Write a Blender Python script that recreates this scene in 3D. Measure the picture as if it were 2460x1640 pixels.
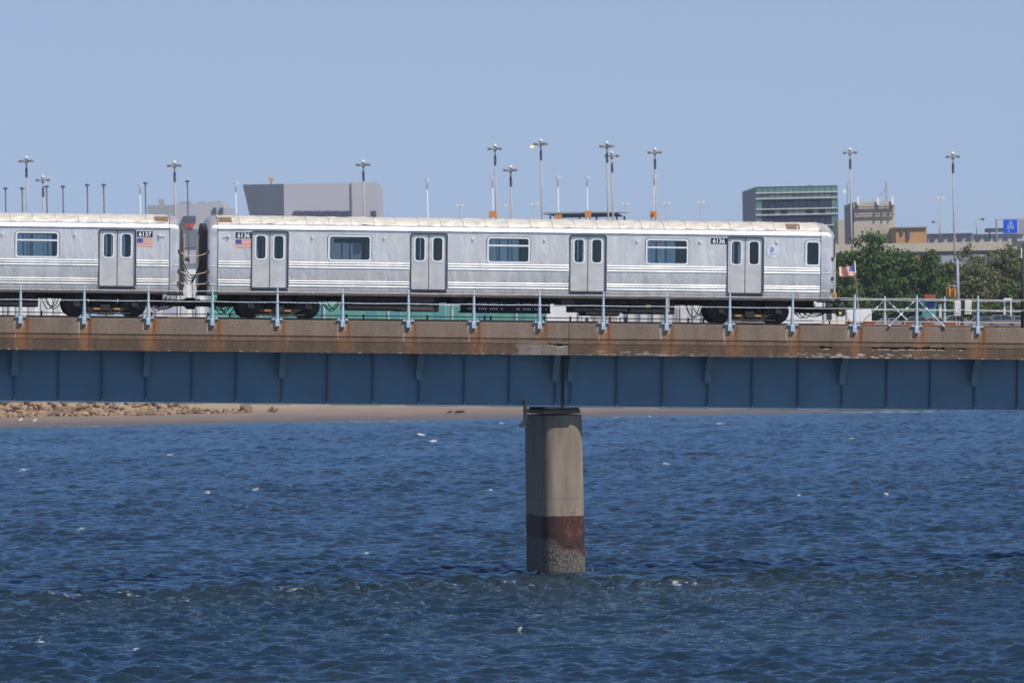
import bpy, math, random
import numpy as np
from mathutils import Vector, Matrix, noise as mnoise

for o in list(bpy.data.objects): bpy.data.objects.remove(o)
scene = bpy.context.scene
COL = scene.collection
R = math.radians

# ------------------------------------------------------------------ camera
F = 20100.0                      # focal length in photo pixels (photo is 2460 wide)
CAM = Vector((0, -300, 9.37))
PITCH, ROLL = 63.0/F, 0.019
f_ = Vector((0, math.cos(PITCH), -math.sin(PITCH)))
u0 = Vector((0, math.sin(PITCH), math.cos(PITCH)))
r0 = Vector((1, 0, 0))
r_ = math.cos(ROLL)*r0 - math.sin(ROLL)*u0
u_ = math.sin(ROLL)*r0 + math.cos(ROLL)*u0
cd = bpy.data.cameras.new('camera'); cam = bpy.data.objects.new('camera', cd); COL.objects.link(cam)
cam.matrix_world = Matrix(((r_.x, u_.x, -f_.x, CAM.x), (r_.y, u_.y, -f_.y, CAM.y), (r_.z, u_.z, -f_.z, CAM.z), (0, 0, 0, 1)))
cd.sensor_width = 36; cd.lens = F/2460*36
cd.clip_start = 1; cd.clip_end = 60000
cd.dof.use_dof = True; cd.dof.focus_distance = 302; cd.dof.aperture_fstop = 6.3
scene.camera = cam

# ------------------------------------------------------------------ sky, sun, exposure
SUN_AZ, SUN_EL = R(48), R(53)    # azimuth counted from behind the camera towards the right
to_sun = Vector((math.sin(SUN_AZ)*math.cos(SUN_EL), -math.cos(SUN_AZ)*math.cos(SUN_EL), math.sin(SUN_EL)))
w = bpy.data.worlds.new('World'); scene.world = w; w.use_nodes = True
nt = w.node_tree; bg = nt.nodes['Background']
sky = nt.nodes.new('ShaderNodeTexSky'); sky.sky_type = 'NISHITA'; sky.sun_disc = False
sky.sun_elevation = SUN_EL
sky.sun_rotation = math.atan2(to_sun.x, to_sun.y)
sky.altitude = 0; sky.air_density = 1.0; sky.dust_density = 0.0; sky.ozone_density = 1.5
# the sky is sampled a few degrees higher than it is seen, all round: clean dry air, blue down to the horizon
tcw = nt.nodes.new('ShaderNodeTexCoord'); spw = nt.nodes.new('ShaderNodeSeparateXYZ'); cbw = nt.nodes.new('ShaderNodeCombineXYZ')
maw = nt.nodes.new('ShaderNodeMath'); maw.operation = 'MULTIPLY_ADD'; maw.inputs[1].default_value = .865; maw.inputs[2].default_value = .135
nt.links.new(tcw.outputs['Generated'], spw.inputs[0]); nt.links.new(spw.outputs[0], cbw.inputs[0]); nt.links.new(spw.outputs[1], cbw.inputs[1])
nt.links.new(spw.outputs[2], maw.inputs[0]); nt.links.new(maw.outputs[0], cbw.inputs[2]); nt.links.new(cbw.outputs[0], sky.inputs[0])
tint = nt.nodes.new('ShaderNodeMix'); tint.data_type = 'RGBA'; tint.blend_type = 'MULTIPLY'; tint.inputs['Factor'].default_value = 1; tint.inputs['B'].default_value = (1.12, 1.01, 1.075, 1)
nt.links.new(sky.outputs[0], tint.inputs['A']); nt.links.new(tint.outputs['Result'], bg.inputs[0]); bg.inputs[1].default_value = 0.103
sd = bpy.data.lights.new('sun', 'SUN'); sd.energy = 5.0; sd.angle = R(0.53); sd.color = (1, 0.95, 0.87)
so = bpy.data.objects.new('sun', sd); COL.objects.link(so)
so.rotation_euler = (-to_sun).to_track_quat('-Z', 'Y').to_euler()
scene.view_settings.view_transform = 'Standard'; scene.view_settings.look = 'None'
scene.view_settings.exposure = 0.0; scene.view_settings.gamma = 1
scene.view_settings.use_curve_mapping = False

# ------------------------------------------------------------------ frames
def ray(u, v): return (f_ + r_*((u-1230)/F) - u_*((v-820)/F))
def at(u, v, d):
    """point seen at photo pixel (u,v), d metres ahead of the camera"""
    k = ray(u, v); return CAM + k*(d/k.y)
YAW, GRADE = 0.118, 0.0296
ORI = at(1366, 776, 300)
ex = Vector((math.cos(YAW)*math.cos(GRADE), math.sin(YAW)*math.cos(GRADE), -math.sin(GRADE)))
ey = Vector((-math.sin(YAW), math.cos(YAW), 0)); ez = ex.cross(ey)
MB_ = Matrix(((ex.x, ey.x, ez.x, ORI.x), (ex.y, ey.y, ez.y, ORI.y), (ex.z, ey.z, ez.z, ORI.z), (0, 0, 0, 1)))
def L(u, v, y):
    """bridge-local (x,z) of the point seen at pixel (u,v) on the bridge plane local y"""
    k = ray(u, v); p0 = CAM - ORI
    t = (y - p0.dot(ey))/k.dot(ey); p = p0 + k*t
    return p.dot(ex), p.dot(ez)
def LX(u, v, y): return L(u, v, y)[0]
def LZ(u, v, y): return L(u, v, y)[1]

# ------------------------------------------------------------------ mesh helper
class MB:
    def __init__(s): s.v = []; s.f = []; s.m = []
    def add(s, vs, fs, mi=0):
        n = len(s.v); s.v += [tuple(p) for p in vs]; s.f += [tuple(i+n for i in f) for f in fs]; s.m += [mi]*len(fs); return s
    def box(s, x0, x1, y0, y1, z0, z1, mi=0):
        return s.add([(x0,y0,z0),(x1,y0,z0),(x1,y1,z0),(x0,y1,z0),(x0,y0,z1),(x1,y0,z1),(x1,y1,z1),(x0,y1,z1)],
              [(0,3,2,1),(4,5,6,7),(0,1,5,4),(1,2,6,5),(2,3,7,6),(3,0,4,7)], mi)
    def bbox(s, x0, x1, y0, y1, z0, z1, b=.01, mi=0):
        """box with chamfered vertical and horizontal front edges (24-vertex chamfer box)"""
        b = min(b, .45*abs(x1-x0), .45*abs(y1-y0), .45*abs(z1-z0))
        vs = []; 
        cx, cy, cz = (x0+x1)/2, (y0+y1)/2, (z0+z1)/2; hx, hy, hz = abs(x1-x0)/2, abs(y1-y0)/2, abs(z1-z0)/2
        idx = {}
        for sx in (-1,1):
            for sy in (-1,1):
                for sz in (-1,1):
                    for a in range(3):
                        p = [sx*hx, sy*hy, sz*hz]
                        for k, sg in enumerate((sx, sy, sz)):
                            if k != a: p[k] -= sg*b
                        idx[(sx,sy,sz,a)] = len(vs); vs.append((cx+p[0], cy+p[1], cz+p[2]))
        fs = []
        for a in range(3):
            o1, o2 = (a+1)%3, (a+2)%3
            for sg in (-1,1):
                q = []
                for s1, s2 in ((-1,-1),(1,-1),(1,1),(-1,1)):
                    k = [0,0,0]; k[a] = sg; k[o1] = s1; k[o2] = s2; q.append(idx[(k[0],k[1],k[2],a)])
                fs.append(q if sg > 0 else q[::-1])
        for a in range(3):                   # edges along axis a
            o1, o2 = (a+1)%3, (a+2)%3
            for s1 in (-1,1):
                for s2 in (-1,1):
                    def g(sa, ax):
                        k = [0,0,0]; k[a] = sa; k[o1] = s1; k[o2] = s2; return idx[(k[0],k[1],k[2],ax)]
                    q = [g(-1,o1), g(1,o1), g(1,o2), g(-1,o2)]
                    fs.append(q if s1*s2 < 0 else q[::-1])
        for sx in (-1,1):
            for sy in (-1,1):
                for sz in (-1,1):
                    t = [idx[(sx,sy,sz,a)] for a in range(3)]
                    fs.append(t if sx*sy*sz > 0 else t[::-1])
        return s.add(vs, fs, mi)
    def tube(s, pts, rad, n=8, caps=True, mi=0):
        pts = [Vector(p) for p in pts]; rad = rad if hasattr(rad, '__len__') else [rad]*len(pts)
        vs = []; fs = []; up = None
        for i, p in enumerate(pts):
            d = (pts[min(i+1,len(pts)-1)] - pts[max(i-1,0)]).normalized()
            if up is None: up = Vector((0,0,1)) if abs(d.z) < .9 else Vector((0,1,0))
            a = d.cross(up).normalized(); b = a.cross(d).normalized(); up = b
            for k in range(n):
                t = 2*math.pi*k/n; vs.append(p + a*(rad[i]*math.cos(t)) + b*(rad[i]*math.sin(t)))
        for i in range(len(pts)-1):
            for k in range(n):
                k2 = (k+1)%n; fs.append((i*n+k, i*n+k2, (i+1)*n+k2, (i+1)*n+k))
        if caps:
            fs.append(tuple(range(n-1,-1,-1))); fs.append(tuple((len(pts)-1)*n+k for k in range(n)))
        return s.add(vs, fs, mi)
    def prism(s, poly, a0, a1, axis='y', mi=0):
        """extrude a 2D polygon; axis y: poly is (x,z); axis x: poly is (y,z); axis z: poly is (x,y)"""
        n = len(poly)
        mk = {'y': lambda p, a: (p[0], a, p[1]), 'x': lambda p, a: (a, p[0], p[1]), 'z': lambda p, a: (p[0], p[1], a)}[axis]
        vs = [mk(p, a0) for p in poly] + [mk(p, a1) for p in poly]
        fs = [tuple(range(n)), tuple(range(2*n-1, n-1, -1))] + [(i, n+i, n+(i+1)%n, (i+1)%n) for i in range(n)]
        return s.add(vs, fs, mi)
    def ring(s, outer, inner, y0, y1, mi=0):
        """frame between two (x,z) outlines with equal point counts, depth y0..y1 (y0 = front)"""
        n = len(outer); vs = [(p[0],y0,p[1]) for p in outer]+[(p[0],y0,p[1]) for p in inner]+[(p[0],y1,p[1]) for p in outer]+[(p[0],y1,p[1]) for p in inner]
        fs = []
        for i in range(n):
            j = (i+1)%n
            fs += [(i, j, n+j, n+i), (2*n+j, 2*n+i, 3*n+i, 3*n+j), (j, i, 2*n+i, 2*n+j), (n+i, n+j, 3*n+j, 3*n+i)]
        return s.add(vs, fs, mi)
    def build(s, name, mat, parent=None, smooth=False, autos=None, matrix=None):
        me = bpy.data.meshes.new(name); me.from_pydata(s.v, [], s.f); 
        for m_ in (mat if isinstance(mat, (list, tuple)) else [mat]): me.materials.append(m_)
        if any(s.m): me.polygons.foreach_set('material_index', s.m)
        if smooth: me.polygons.foreach_set('use_smooth', [True]*len(me.polygons))
        me.update()
        import bmesh
        bm = bmesh.new(); bm.from_mesh(me); bmesh.ops.recalc_face_normals(bm, faces=bm.faces); bm.to_mesh(me); bm.free()
        if smooth and autos is not None: me.set_sharp_from_angle(angle=autos)
        o = bpy.data.objects.new(name, me); COL.objects.link(o)
        if parent: o.parent = parent
        if matrix is not None: o.matrix_world = matrix
        return o
def rrect(x0, x1, z0, z1, r, n=5):
    p = []
    for cx, cz, a in ((x1-r, z1-r, 0), (x0+r, z1-r, 90), (x0+r, z0+r, 180), (x1-r, z0+r, 270)):
        for k in range(n+1):
            t = R(a+90*k/n); p.append((cx+r*math.cos(t), cz+r*math.sin(t)))
    return p
def tag(o, label, cat, group=None, kind=None):
    o['label'] = label; o['category'] = cat
    if group: o['group'] = group
    if kind: o['kind'] = kind
    return o
def empty(name, mw=None, loc=None):
    o = bpy.data.objects.new(name, None); COL.objects.link(o); o.empty_display_size = .2
    if mw is not None: o.matrix_world = mw
    if loc is not None: o.location = loc
    return o
def link_copy(o, parent=None):
    c = o.copy(); COL.objects.link(c); c.parent = parent
    for ch in list(o.children): link_copy(ch, c)
    return c
def bm_at(x, y, z): return MB_ @ Matrix.Translation((x, y, z))

# ------------------------------------------------------------------ materials
def mat(name, col, rough=.6, metal=0., var=.12, scale=3., bump=0., bscale=12., col2=None, stretch=(1,1,1), spec=.5, detail=5):
    m = bpy.data.materials.new(name); m.use_nodes = True; n = m.node_tree; b = n.nodes['Principled BSDF']
    b.inputs['Roughness'].default_value = rough; b.inputs['Metallic'].default_value = metal
    b.inputs['Specular IOR Level'].default_value = spec
    tc = n.nodes.new('ShaderNodeTexCoord'); mp = n.nodes.new('ShaderNodeMapping'); mp.inputs['Scale'].default_value = stretch
    n.links.new(tc.outputs['Object'], mp.inputs[0])
    nz = n.nodes.new('ShaderNodeTexNoise'); nz.inputs['Scale'].default_value = scale; nz.inputs['Detail'].default_value = detail
    n.links.new(mp.outputs[0], nz.inputs['Vector'])
    rp = n.nodes.new('ShaderNodeValToRGB'); rp.color_ramp.elements[0].position = .3; rp.color_ramp.elements[1].position = .7
    c2 = col2 if col2 else tuple(min(1, c*(1+var)) for c in col); c1 = col if col2 else tuple(c*(1-var) for c in col)
    rp.color_ramp.elements[0].color = (*c1, 1); rp.color_ramp.elements[1].color = (*c2, 1)
    n.links.new(nz.outputs[0], rp.inputs[0]); n.links.new(rp.outputs[0], b.inputs['Base Color'])
    if bump:
        n2 = n.nodes.new('ShaderNodeTexNoise'); n2.inputs['Scale'].default_value = bscale; n2.inputs['Detail'].default_value = 6
        n.links.new(mp.outputs[0], n2.inputs['Vector'])
        bp = n.nodes.new('ShaderNodeBump'); bp.inputs['Strength'].default_value = bump; bp.inputs['Distance'].default_value = .05
        n.links.new(n2.outputs[0], bp.inputs['Height']); n.links.new(bp.outputs[0], b.inputs['Normal'])
    return m
M = {}
def steel(name, col, rough, bstr, bdist, sc=(.9, .9, 1.6), metal=.9):
    m = mat(name, col, rough, metal, .085, 1.7, stretch=(1.3, 1, .35), detail=8)
    n = m.node_tree; b = n.nodes['Principled BSDF']
    tc = n.nodes.new('ShaderNodeTexCoord'); mp = n.nodes.new('ShaderNodeMapping'); mp.inputs['Scale'].default_value = sc
    nz = n.nodes.new('ShaderNodeTexNoise'); nz.inputs['Scale'].default_value = 1.6; nz.inputs['Detail'].default_value = 3.5; nz.inputs['Distortion'].default_value = .6
    n.links.new(tc.outputs['Object'], mp.inputs[0]); n.links.new(mp.outputs[0], nz.inputs['Vector'])
    bp = n.nodes.new('ShaderNodeBump'); bp.inputs['Strength'].default_value = bstr; bp.inputs['Distance'].default_value = bdist
    n.links.new(nz.outputs[0], bp.inputs['Height']); n.links.new(bp.outputs[0], b.inputs['Normal'])
    n3 = n.nodes.new('ShaderNodeTexNoise'); n3.inputs['Scale'].default_value = 2.2; n3.inputs['Detail'].default_value = 6
    n.links.new(mp.outputs[0], n3.inputs['Vector'])
    mr = n.nodes.new('ShaderNodeMapRange'); mr.inputs[1].default_value = .3; mr.inputs[2].default_value = .7
    mr.inputs[3].default_value = rough-.07; mr.inputs[4].default_value = rough+.1
    n.links.new(n3.outputs[0], mr.inputs[0]); n.links.new(mr.outputs[0], b.inputs['Roughness'])
    return m
M['steel'] = steel('stainless_side', (.95, .83, .72), .32, .55, .06, (1.9, 1.9, .55), .72)
M['steel_door'] = steel('stainless_door', (.80, .72, .63), .42, .10, .04, metal=.7)
M['steel_cap'] = steel('end_cap_steel', (.80, .74, .69), .42, .12, .04, metal=.8)
M['rib'] = steel('polished_rib', (.88, .86, .83), .34, .1, .02, metal=.6)
M['roof'] = steel('roof_steel', (.82, .75, .62), .45, .9, .07, (1.6, 1.6, 1.6), .45)
M['eave'] = steel('eave_steel', (.88, .86, .86), .38, .2, .03, metal=.7)
M['rim'] = mat('bright_window_rim', (.84, .83, .80), .35, .25, .05, 6)
M['rubber'] = mat('black_rubber', (.012, .012, .013), .7)
M['trim'] = mat('dark_trim', (.05, .05, .055), .5)
M['under'] = mat('underframe_grime', (.016, .014, .013), .8, 0, .4, 4, .4, 18)
M['bogie'] = mat('bogie_steel_grime', (.022, .018, .016), .7, .1, .4, 6, .3, 20)
M['brownbox'] = mat('brown_equipment_paint', (.075, .055, .048), .6, 0, .2, 4, .2)
M['wheel'] = mat('wheel_steel', (.03, .028, .027), .5, .4, .3, 5)
M['orange'] = mat('orange_brake_paint', (.42, .20, .06), .6, 0, .2, 9)
M['yellow'] = mat('yellow_tag', (.75, .50, .08), .5)
M['white'] = mat('white_paint', (.78, .78, .76), .5, 0, .06, 4)
M['black'] = mat('black_plate', (.012, .012, .014), .4)
M['fred'] = mat('flag_red', (.62, .12, .07), .6, 0, .08)
M['fwhite'] = mat('flag_white', (.75, .68, .62), .6, 0, .05)
M['fblue'] = mat('flag_blue', (.07, .08, .28), .6, 0, .08)
M['logo_blue'] = mat('emblem_blue', (.05, .17, .50), .5)
M['disc'] = mat('roundel_grey', (.62, .62, .66), .5, 0, .03)
M['logo_pale'] = mat('emblem_grey_blue', (.40, .42, .56), .5)
M['vent'] = mat('vent_brown', (.17, .105, .065), .7, 0, .15, 8)
M['inside'] = mat('car_interior', (.10, .10, .11), .8)
M['seat'] = mat('seat_plastic', (.35, .16, .06), .5)
M['pole'] = mat('grab_pole', (.5, .5, .52), .3, .9)
M['postblue'] = mat('pale_blue_paint', (.38, .46, .54), .45, 0, .08, 6, .1, 30)
M['girder'] = mat('girder_blue_paint', (.074, .145, .212), .5, 0, .15, .7, .10, 6, stretch=(1, 1, .5))
M['girder_edge'] = mat('stiffener_shade_blue', (.040, .080, .130), .6, 0, .15, 2)  # darker copy of the girder blue, stiffener shade put into the colour
M['bracket'] = mat('bracket_grey_paint', (.13, .185, .205), .55, 0, .12, 2)
M['cable'] = mat('galvanised_wire', (.66, .68, .70), .4, .6, .1, 30)
M['rod'] = mat('galvanised_rod', (.55, .60, .66), .4, .5, .1, 20)
M['rail'] = mat('rusty_rail', (.34, .22, .13), .6, .2, .25, 8)
M['board'] = mat('tan_cover_board', (.58, .44, .30), .7, 0, .15, 3, stretch=(.4,4,4))
M['tie'] = mat('creosote_tie', (.04, .03, .025), .9, 0, .3, 3, .3)
M['redbox'] = mat('red_oxide', (.30, .062, .030), .6, 0, .25, 9)
M['cabinet'] = mat('cabinet_grey', (.60, .58, .54), .5, 0, .06, 5)
M['darkpost'] = mat('dark_timber_post', (.035, .028, .026), .8, 0, .3, 4)
M['drain'] = mat('drain_pipe', (.02, .028, .033), .6)
M['tape'] = mat('black_tape', (.015, .015, .016), .6)

def glass_mat(name, tint, refl=.10):
    m = bpy.data.materials.new(name); m.use_nodes = True; n = m.node_tree; n.nodes.remove(n.nodes['Principled BSDF'])
    out = n.nodes['Material Output']; tr = n.nodes.new('ShaderNodeBsdfTransparent'); tr.inputs[0].default_value = (*tint, 1)
    gl = n.nodes.new('ShaderNodeBsdfGlossy'); gl.inputs['Roughness'].default_value = .04; gl.inputs[0].default_value = (.9,.95,1,1)
    fr = n.nodes.new('ShaderNodeFresnel'); fr.inputs[0].default_value = 1.5
    mx = n.nodes.new('ShaderNodeMixShader')
    n.links.new(fr.outputs[0], mx.inputs[0]); n.links.new(tr.outputs[0], mx.inputs[1]); n.links.new(gl.outputs[0], mx.inputs[2]); n.links.new(mx.outputs[0], out.inputs[0])
    return m
M['glass'] = glass_mat('window_glass', (.66, .73, .76))
def leaf_mat(name, a, b):
    m = bpy.data.materials.new(name); m.use_nodes = True; n = m.node_tree; p = n.nodes['Principled BSDF']
    g = n.nodes.new('ShaderNodeNewGeometry'); rp = n.nodes.new('ShaderNodeValToRGB')
    rp.color_ramp.elements[0].color = (*a, 1); rp.color_ramp.elements[1].color = (*b, 1)
    n.links.new(g.outputs['Random Per Island'], rp.inputs[0]); n.links.new(rp.outputs[0], p.inputs['Base Color'])
    p.inputs['Roughness'].default_value = .6; p.inputs['Specular IOR Level'].default_value = .25
    tl = n.nodes.new('ShaderNodeBsdfTranslucent'); n.links.new(rp.outputs[0], tl.inputs[0])
    mx = n.nodes.new('ShaderNodeMixShader'); mx.inputs[0].default_value = .22
    n.links.new(p.outputs[0], mx.inputs[1]); n.links.new(tl.outputs[0], mx.inputs[2]); n.links.new(mx.outputs[0], n.nodes['Material Output'].inputs[0])
    return m
M['leaf_dark'] = leaf_mat('leaf_dark', (.035, .075, .014), (.085, .145, .030))
M['leaf_mid'] = leaf_mat('leaf_mid', (.060, .105, .022), (.12, .17, .042))
M['leaf_olive'] = leaf_mat('leaf_olive', (.095, .110, .040), (.17, .17, .080))
M['bark'] = mat('bark', (.10, .08, .065), .9, 0, .2, 4, .4)

def nod(n, t, **kw):
    x = n.nodes.new(t)
    for k, v_ in kw.items(): setattr(x, k, v_)
    return x

# ------------------------------------------------------------------ water
def build_water():
    rng = np.random.default_rng(7)
    NC = 540; dl = [200.0]                              # distances ahead of the camera
    while dl[-1] < 776: dl.append(dl[-1]+.15*(dl[-1]/205)**1.12)
    d = np.array(dl); NR = len(d)
    Y = d - 300
    half = 0.0615*1.22*d + 2.0
    s = np.linspace(-1, 1, NC)
    X = half[:, None]*s[None, :]; YY = np.repeat(Y[:, None], NC, 1)
    Z = np.zeros_like(X); 
    nw = 96
    lam = 0.40*(2.7/0.40)**rng.random(nw)
    th = rng.normal(R(-74), R(44), nw)                # travel direction, mostly towards the camera
    amp = 0.0078*lam**0.95*(0.6+.8*rng.random(nw))
    ph = rng.random(nw)*6.283
    DX = np.zeros_like(X); DY = np.zeros_like(X)
    dyl = np.gradient(Y); dxl = 2*half/NC
    grp = 0.92+0.22*np.sin(X*.11+YY*.05+1.0)*np.sin(YY*.083-X*.06+.5)
    glint_band = np.exp(-((YY+11-.05*X+1.5*np.sin(X*.4))/6.5)**2)            # chop added before the bridge to imitate the train's glinting reflection
    grp = grp*(1+.6*glint_band)
    for k in range(nw):
        kk = 2*math.pi/lam[k]; kx, ky = kk*math.cos(th[k]), kk*math.sin(th[k])
        damp = np.clip((lam[k]/np.maximum(np.abs(math.sin(th[k]))*dyl, 1e-3)-1.9)/1.6, 0, 1)[:, None]
        P = kx*X + ky*YY + ph[k]; c = np.cos(P); sn = np.sin(P); A = amp[k]*damp*grp
        Z += A*c; DX -= A*.8*math.cos(th[k])*sn; DY -= A*.8*math.sin(th[k])*sn
    # shoaling: calmer towards the beach
    calm = np.clip((780-d)/60, .25, 1)[:, None]
    Z *= calm
    X2 = X+DX*calm; Y2 = YY+DY*calm
    # whitecaps: a handful of breaking crests, and the wash at the beach
    foam_glint = np.zeros_like(Z)
    caps = [(1012,1045),(1040,1060),(1205,1017),(700,1168),(612,1177),(500,1185),(590,1220),(410,1092),(190,1272),(1180,1178),(1045,1290),
            (2130,1188),(2280,1238),(2320,1148),(1730,1020),(1560,1000),(1480,1003),(2290,1418),(685,1605),(1765,1572),(1800,1575),
            (330,1560),(95,1540),(2100,1350),(1500,1330),(840,1100),(1115,1275),(1600,1115),(1920,1190),(2050,1055),(880,1330),(2390,1575),(1250,1520),(450,1450),(60,1130)]
    for (u, v) in caps:
        k = ray(u, v); q = CAM + k*(CAM.z/-k.z); dd = q.y+300
        wx = (6+11*rng.random())/F*dd; wy = 3.2/624*dd*dd/300*(.5+rng.random())
        j = ((X-q.x)/wx)**2 + ((YY-q.y)/wy)**2
        foam_glint = np.maximum(foam_glint, np.exp(-j)*(.60+.35*rng.random()))
    foam_glint = np.maximum(foam_glint, np.exp(-((d[:, None]-757-4*np.sin(X*.13)-2*np.sin(X*.41+1))/2.2)**2)*(.35+.55*np.sin(X*.21+.6)*np.sin(X*.057)))
    fl = np.sin(X*6.3+YY*1.1)*np.sin(X*.83-YY*1.9+1)*np.sin(X*3.1+YY*2.9)
    foam_glint = np.maximum(foam_glint, glint_band**2*np.clip(.30+.75*fl+.25*np.sin(X*.9+2), 0, 1)*np.clip((12-X)/5, .12, 1)*.66)  # train's glinting reflection painted as pale flecks, fading past the train front
    pj = ((X-1.75)/1.5)**2+((YY-1.6)/3.2)**2                          # wash round the pier
    foam_glint = np.maximum(foam_glint, np.exp(-pj**2)*(.42+.25*fl))
    # grid + a flat sheet all round it, one mesh
    n = NR*NC
    V = np.empty((n+4, 3), np.float32); V[:n, 0] = X2.ravel(); V[:n, 1] = Y2.ravel(); V[:n, 2] = Z.ravel()
    B = 4000.; V[n:] = [(-B, -B, -.05), (B, -B, -.05), (B, 520., -.05), (-B, 520., -.05)]
    i = np.arange(n).reshape(NR, NC)
    q = np.stack([i[:-1, :-1], i[:-1, 1:], i[1:, 1:], i[1:, :-1]], -1).reshape(-1, 4)
    bl, br, tr, tl = i[0, 0], i[0, -1], i[-1, -1], i[-1, 0]
    extra = np.array([[n, n+1, br, bl], [n+1, n+2, tr, br], [n+3, n, bl, tl]])
    Q = np.concatenate([q, extra])
    me = bpy.data.meshes.new('water'); me.vertices.add(n+4); me.vertices.foreach_set('co', V.ravel())
    me.loops.add(Q.size); me.loops.foreach_set('vertex_index', Q.ravel().astype(np.int32))
    me.polygons.add(len(Q)); me.polygons.foreach_set('loop_start', np.arange(0, Q.size, 4, dtype=np.int32))
    me.polygons.foreach_set('use_smooth', np.ones(len(Q), bool))
    me.update(calc_edges=True)
    at_ = me.attributes.new('foam_glint', 'FLOAT', 'POINT'); fv = np.zeros(n+4, np.float32); fv[:n] = foam_glint.ravel(); at_.data.foreach_set('value', fv)
    m = bpy.data.materials.new('bay_water'); m.use_nodes = True; nt = m.node_tree; b = nt.nodes['Principled BSDF']
    b.inputs['Roughness'].default_value = .10; b.inputs['IOR'].default_value = 1.333; b.inputs['Specular IOR Level'].default_value = .36
    tc = nod(nt, 'ShaderNodeTexCoord'); mp = nod(nt, 'ShaderNodeMapping'); mp.inputs['Scale'].default_value = (1, .8, 1)
    nt.links.new(tc.outputs['Object'], mp.inputs[0])
    nz = nod(nt, 'ShaderNodeTexNoise'); nz.inputs['Scale'].default_value = 2.9; nz.inputs['Detail'].default_value = 6; nz.inputs['Roughness'].default_value = .6
    nt.links.new(mp.outputs[0], nz.inputs['Vector'])
    bp = nod(nt, 'ShaderNodeBump'); bp.inputs['Strength'].default_value = .8; bp.inputs['Distance'].default_value = .11
    nt.links.new(nz.outputs[0], bp.inputs['Height']); nt.links.new(bp.outputs[0], b.inputs['Normal'])
    n2 = nod(nt, 'ShaderNodeTexNoise'); n2.inputs['Scale'].default_value = .035; n2.inputs['Detail'].default_value = 3
    nt.links.new(tc.outputs['Object'], n2.inputs['Vector'])
    rp = nod(nt, 'ShaderNodeValToRGB'); rp.color_ramp.elements[0].position = .35; rp.color_ramp.elements[1].position = .65
    rp.color_ramp.elements[0].color = (.008, .020, .035, 1); rp.color_ramp.elements[1].color = (.015, .026, .034, 1)
    nt.links.new(n2.outputs[0], rp.inputs[0])
    fa = nod(nt, 'ShaderNodeAttribute'); fa.attribute_name = 'foam_glint'
    n3 = nod(nt, 'ShaderNodeTexNoise'); n3.inputs['Scale'].default_value = 5.5; n3.inputs['Detail'].default_value = 7; n3.inputs['Roughness'].default_value = .7; nt.links.new(tc.outputs['Object'], n3.inputs['Vector'])
    mu = nod(nt, 'ShaderNodeMath', operation='MULTIPLY_ADD'); mu.inputs[1].default_value = 1.6
    nt.links.new(n3.outputs[0], mu.inputs[0]); nt.links.new(fa.outputs['Fac'], mu.inputs[2])
    sb = nod(nt, 'ShaderNodeMapRange'); sb.inputs[1].default_value = 1.30; sb.inputs[2].default_value = 1.75
    nt.links.new(mu.outputs[0], sb.inputs[0])
    mx = nod(nt, 'ShaderNodeMix', data_type='RGBA'); nt.links.new(sb.outputs[0], mx.inputs['Factor'])
    nt.links.new(rp.outputs[0], mx.inputs['A']); mx.inputs['B'].default_value = (.66, .63, .58, 1); nt.links.new(mx.outputs['Result'], b.inputs['Base Color'])
    mr = nod(nt, 'ShaderNodeMapRange'); mr.inputs[3].default_value = .10; mr.inputs[4].default_value = .8; nt.links.new(sb.outputs[0], mr.inputs[0]); nt.links.new(mr.outputs[0], b.inputs['Roughness'])
    # turbid body (diffuse) under a Fresnel surface reflection
    df = nod(nt, 'ShaderNodeBsdfDiffuse'); nt.links.new(mx.outputs['Result'], df.inputs['Color'])
    gl = nod(nt, 'ShaderNodeBsdfGlossy'); gl.inputs['Color'].default_value = (.54, .80, 1.0, 1); nt.links.new(mr.outputs[0], gl.inputs['Roughness']); nt.links.new(bp.outputs[0], gl.inputs['Normal'])
    fr = nod(nt, 'ShaderNodeFresnel'); fr.inputs[0].default_value = 1.333; nt.links.new(bp.outputs[0], fr.inputs['Normal'])
    iv = nod(nt, 'ShaderNodeMath', operation='SUBTRACT'); iv.inputs[0].default_value = 1; nt.links.new(sb.outputs[0], iv.inputs[1])
    fm = nod(nt, 'ShaderNodeMath', operation='MULTIPLY'); nt.links.new(fr.outputs[0], fm.inputs[0]); nt.links.new(iv.outputs[0], fm.inputs[1])
    ms = nod(nt, 'ShaderNodeMixShader'); nt.links.new(fm.outputs[0], ms.inputs[0]); nt.links.new(df.outputs[0], ms.inputs[1]); nt.links.new(gl.outputs[0], ms.inputs[2])
    nt.links.new(ms.outputs[0], nt.nodes['Material Output'].inputs['Surface']); nt.nodes.remove(b)
    me.materials.append(m)
    o = bpy.data.objects.new('water', me); COL.objects.link(o); o['kind'] = 'structure'
    o['label'] = 'choppy dark blue bay water under the bridge'
build_water()

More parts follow.
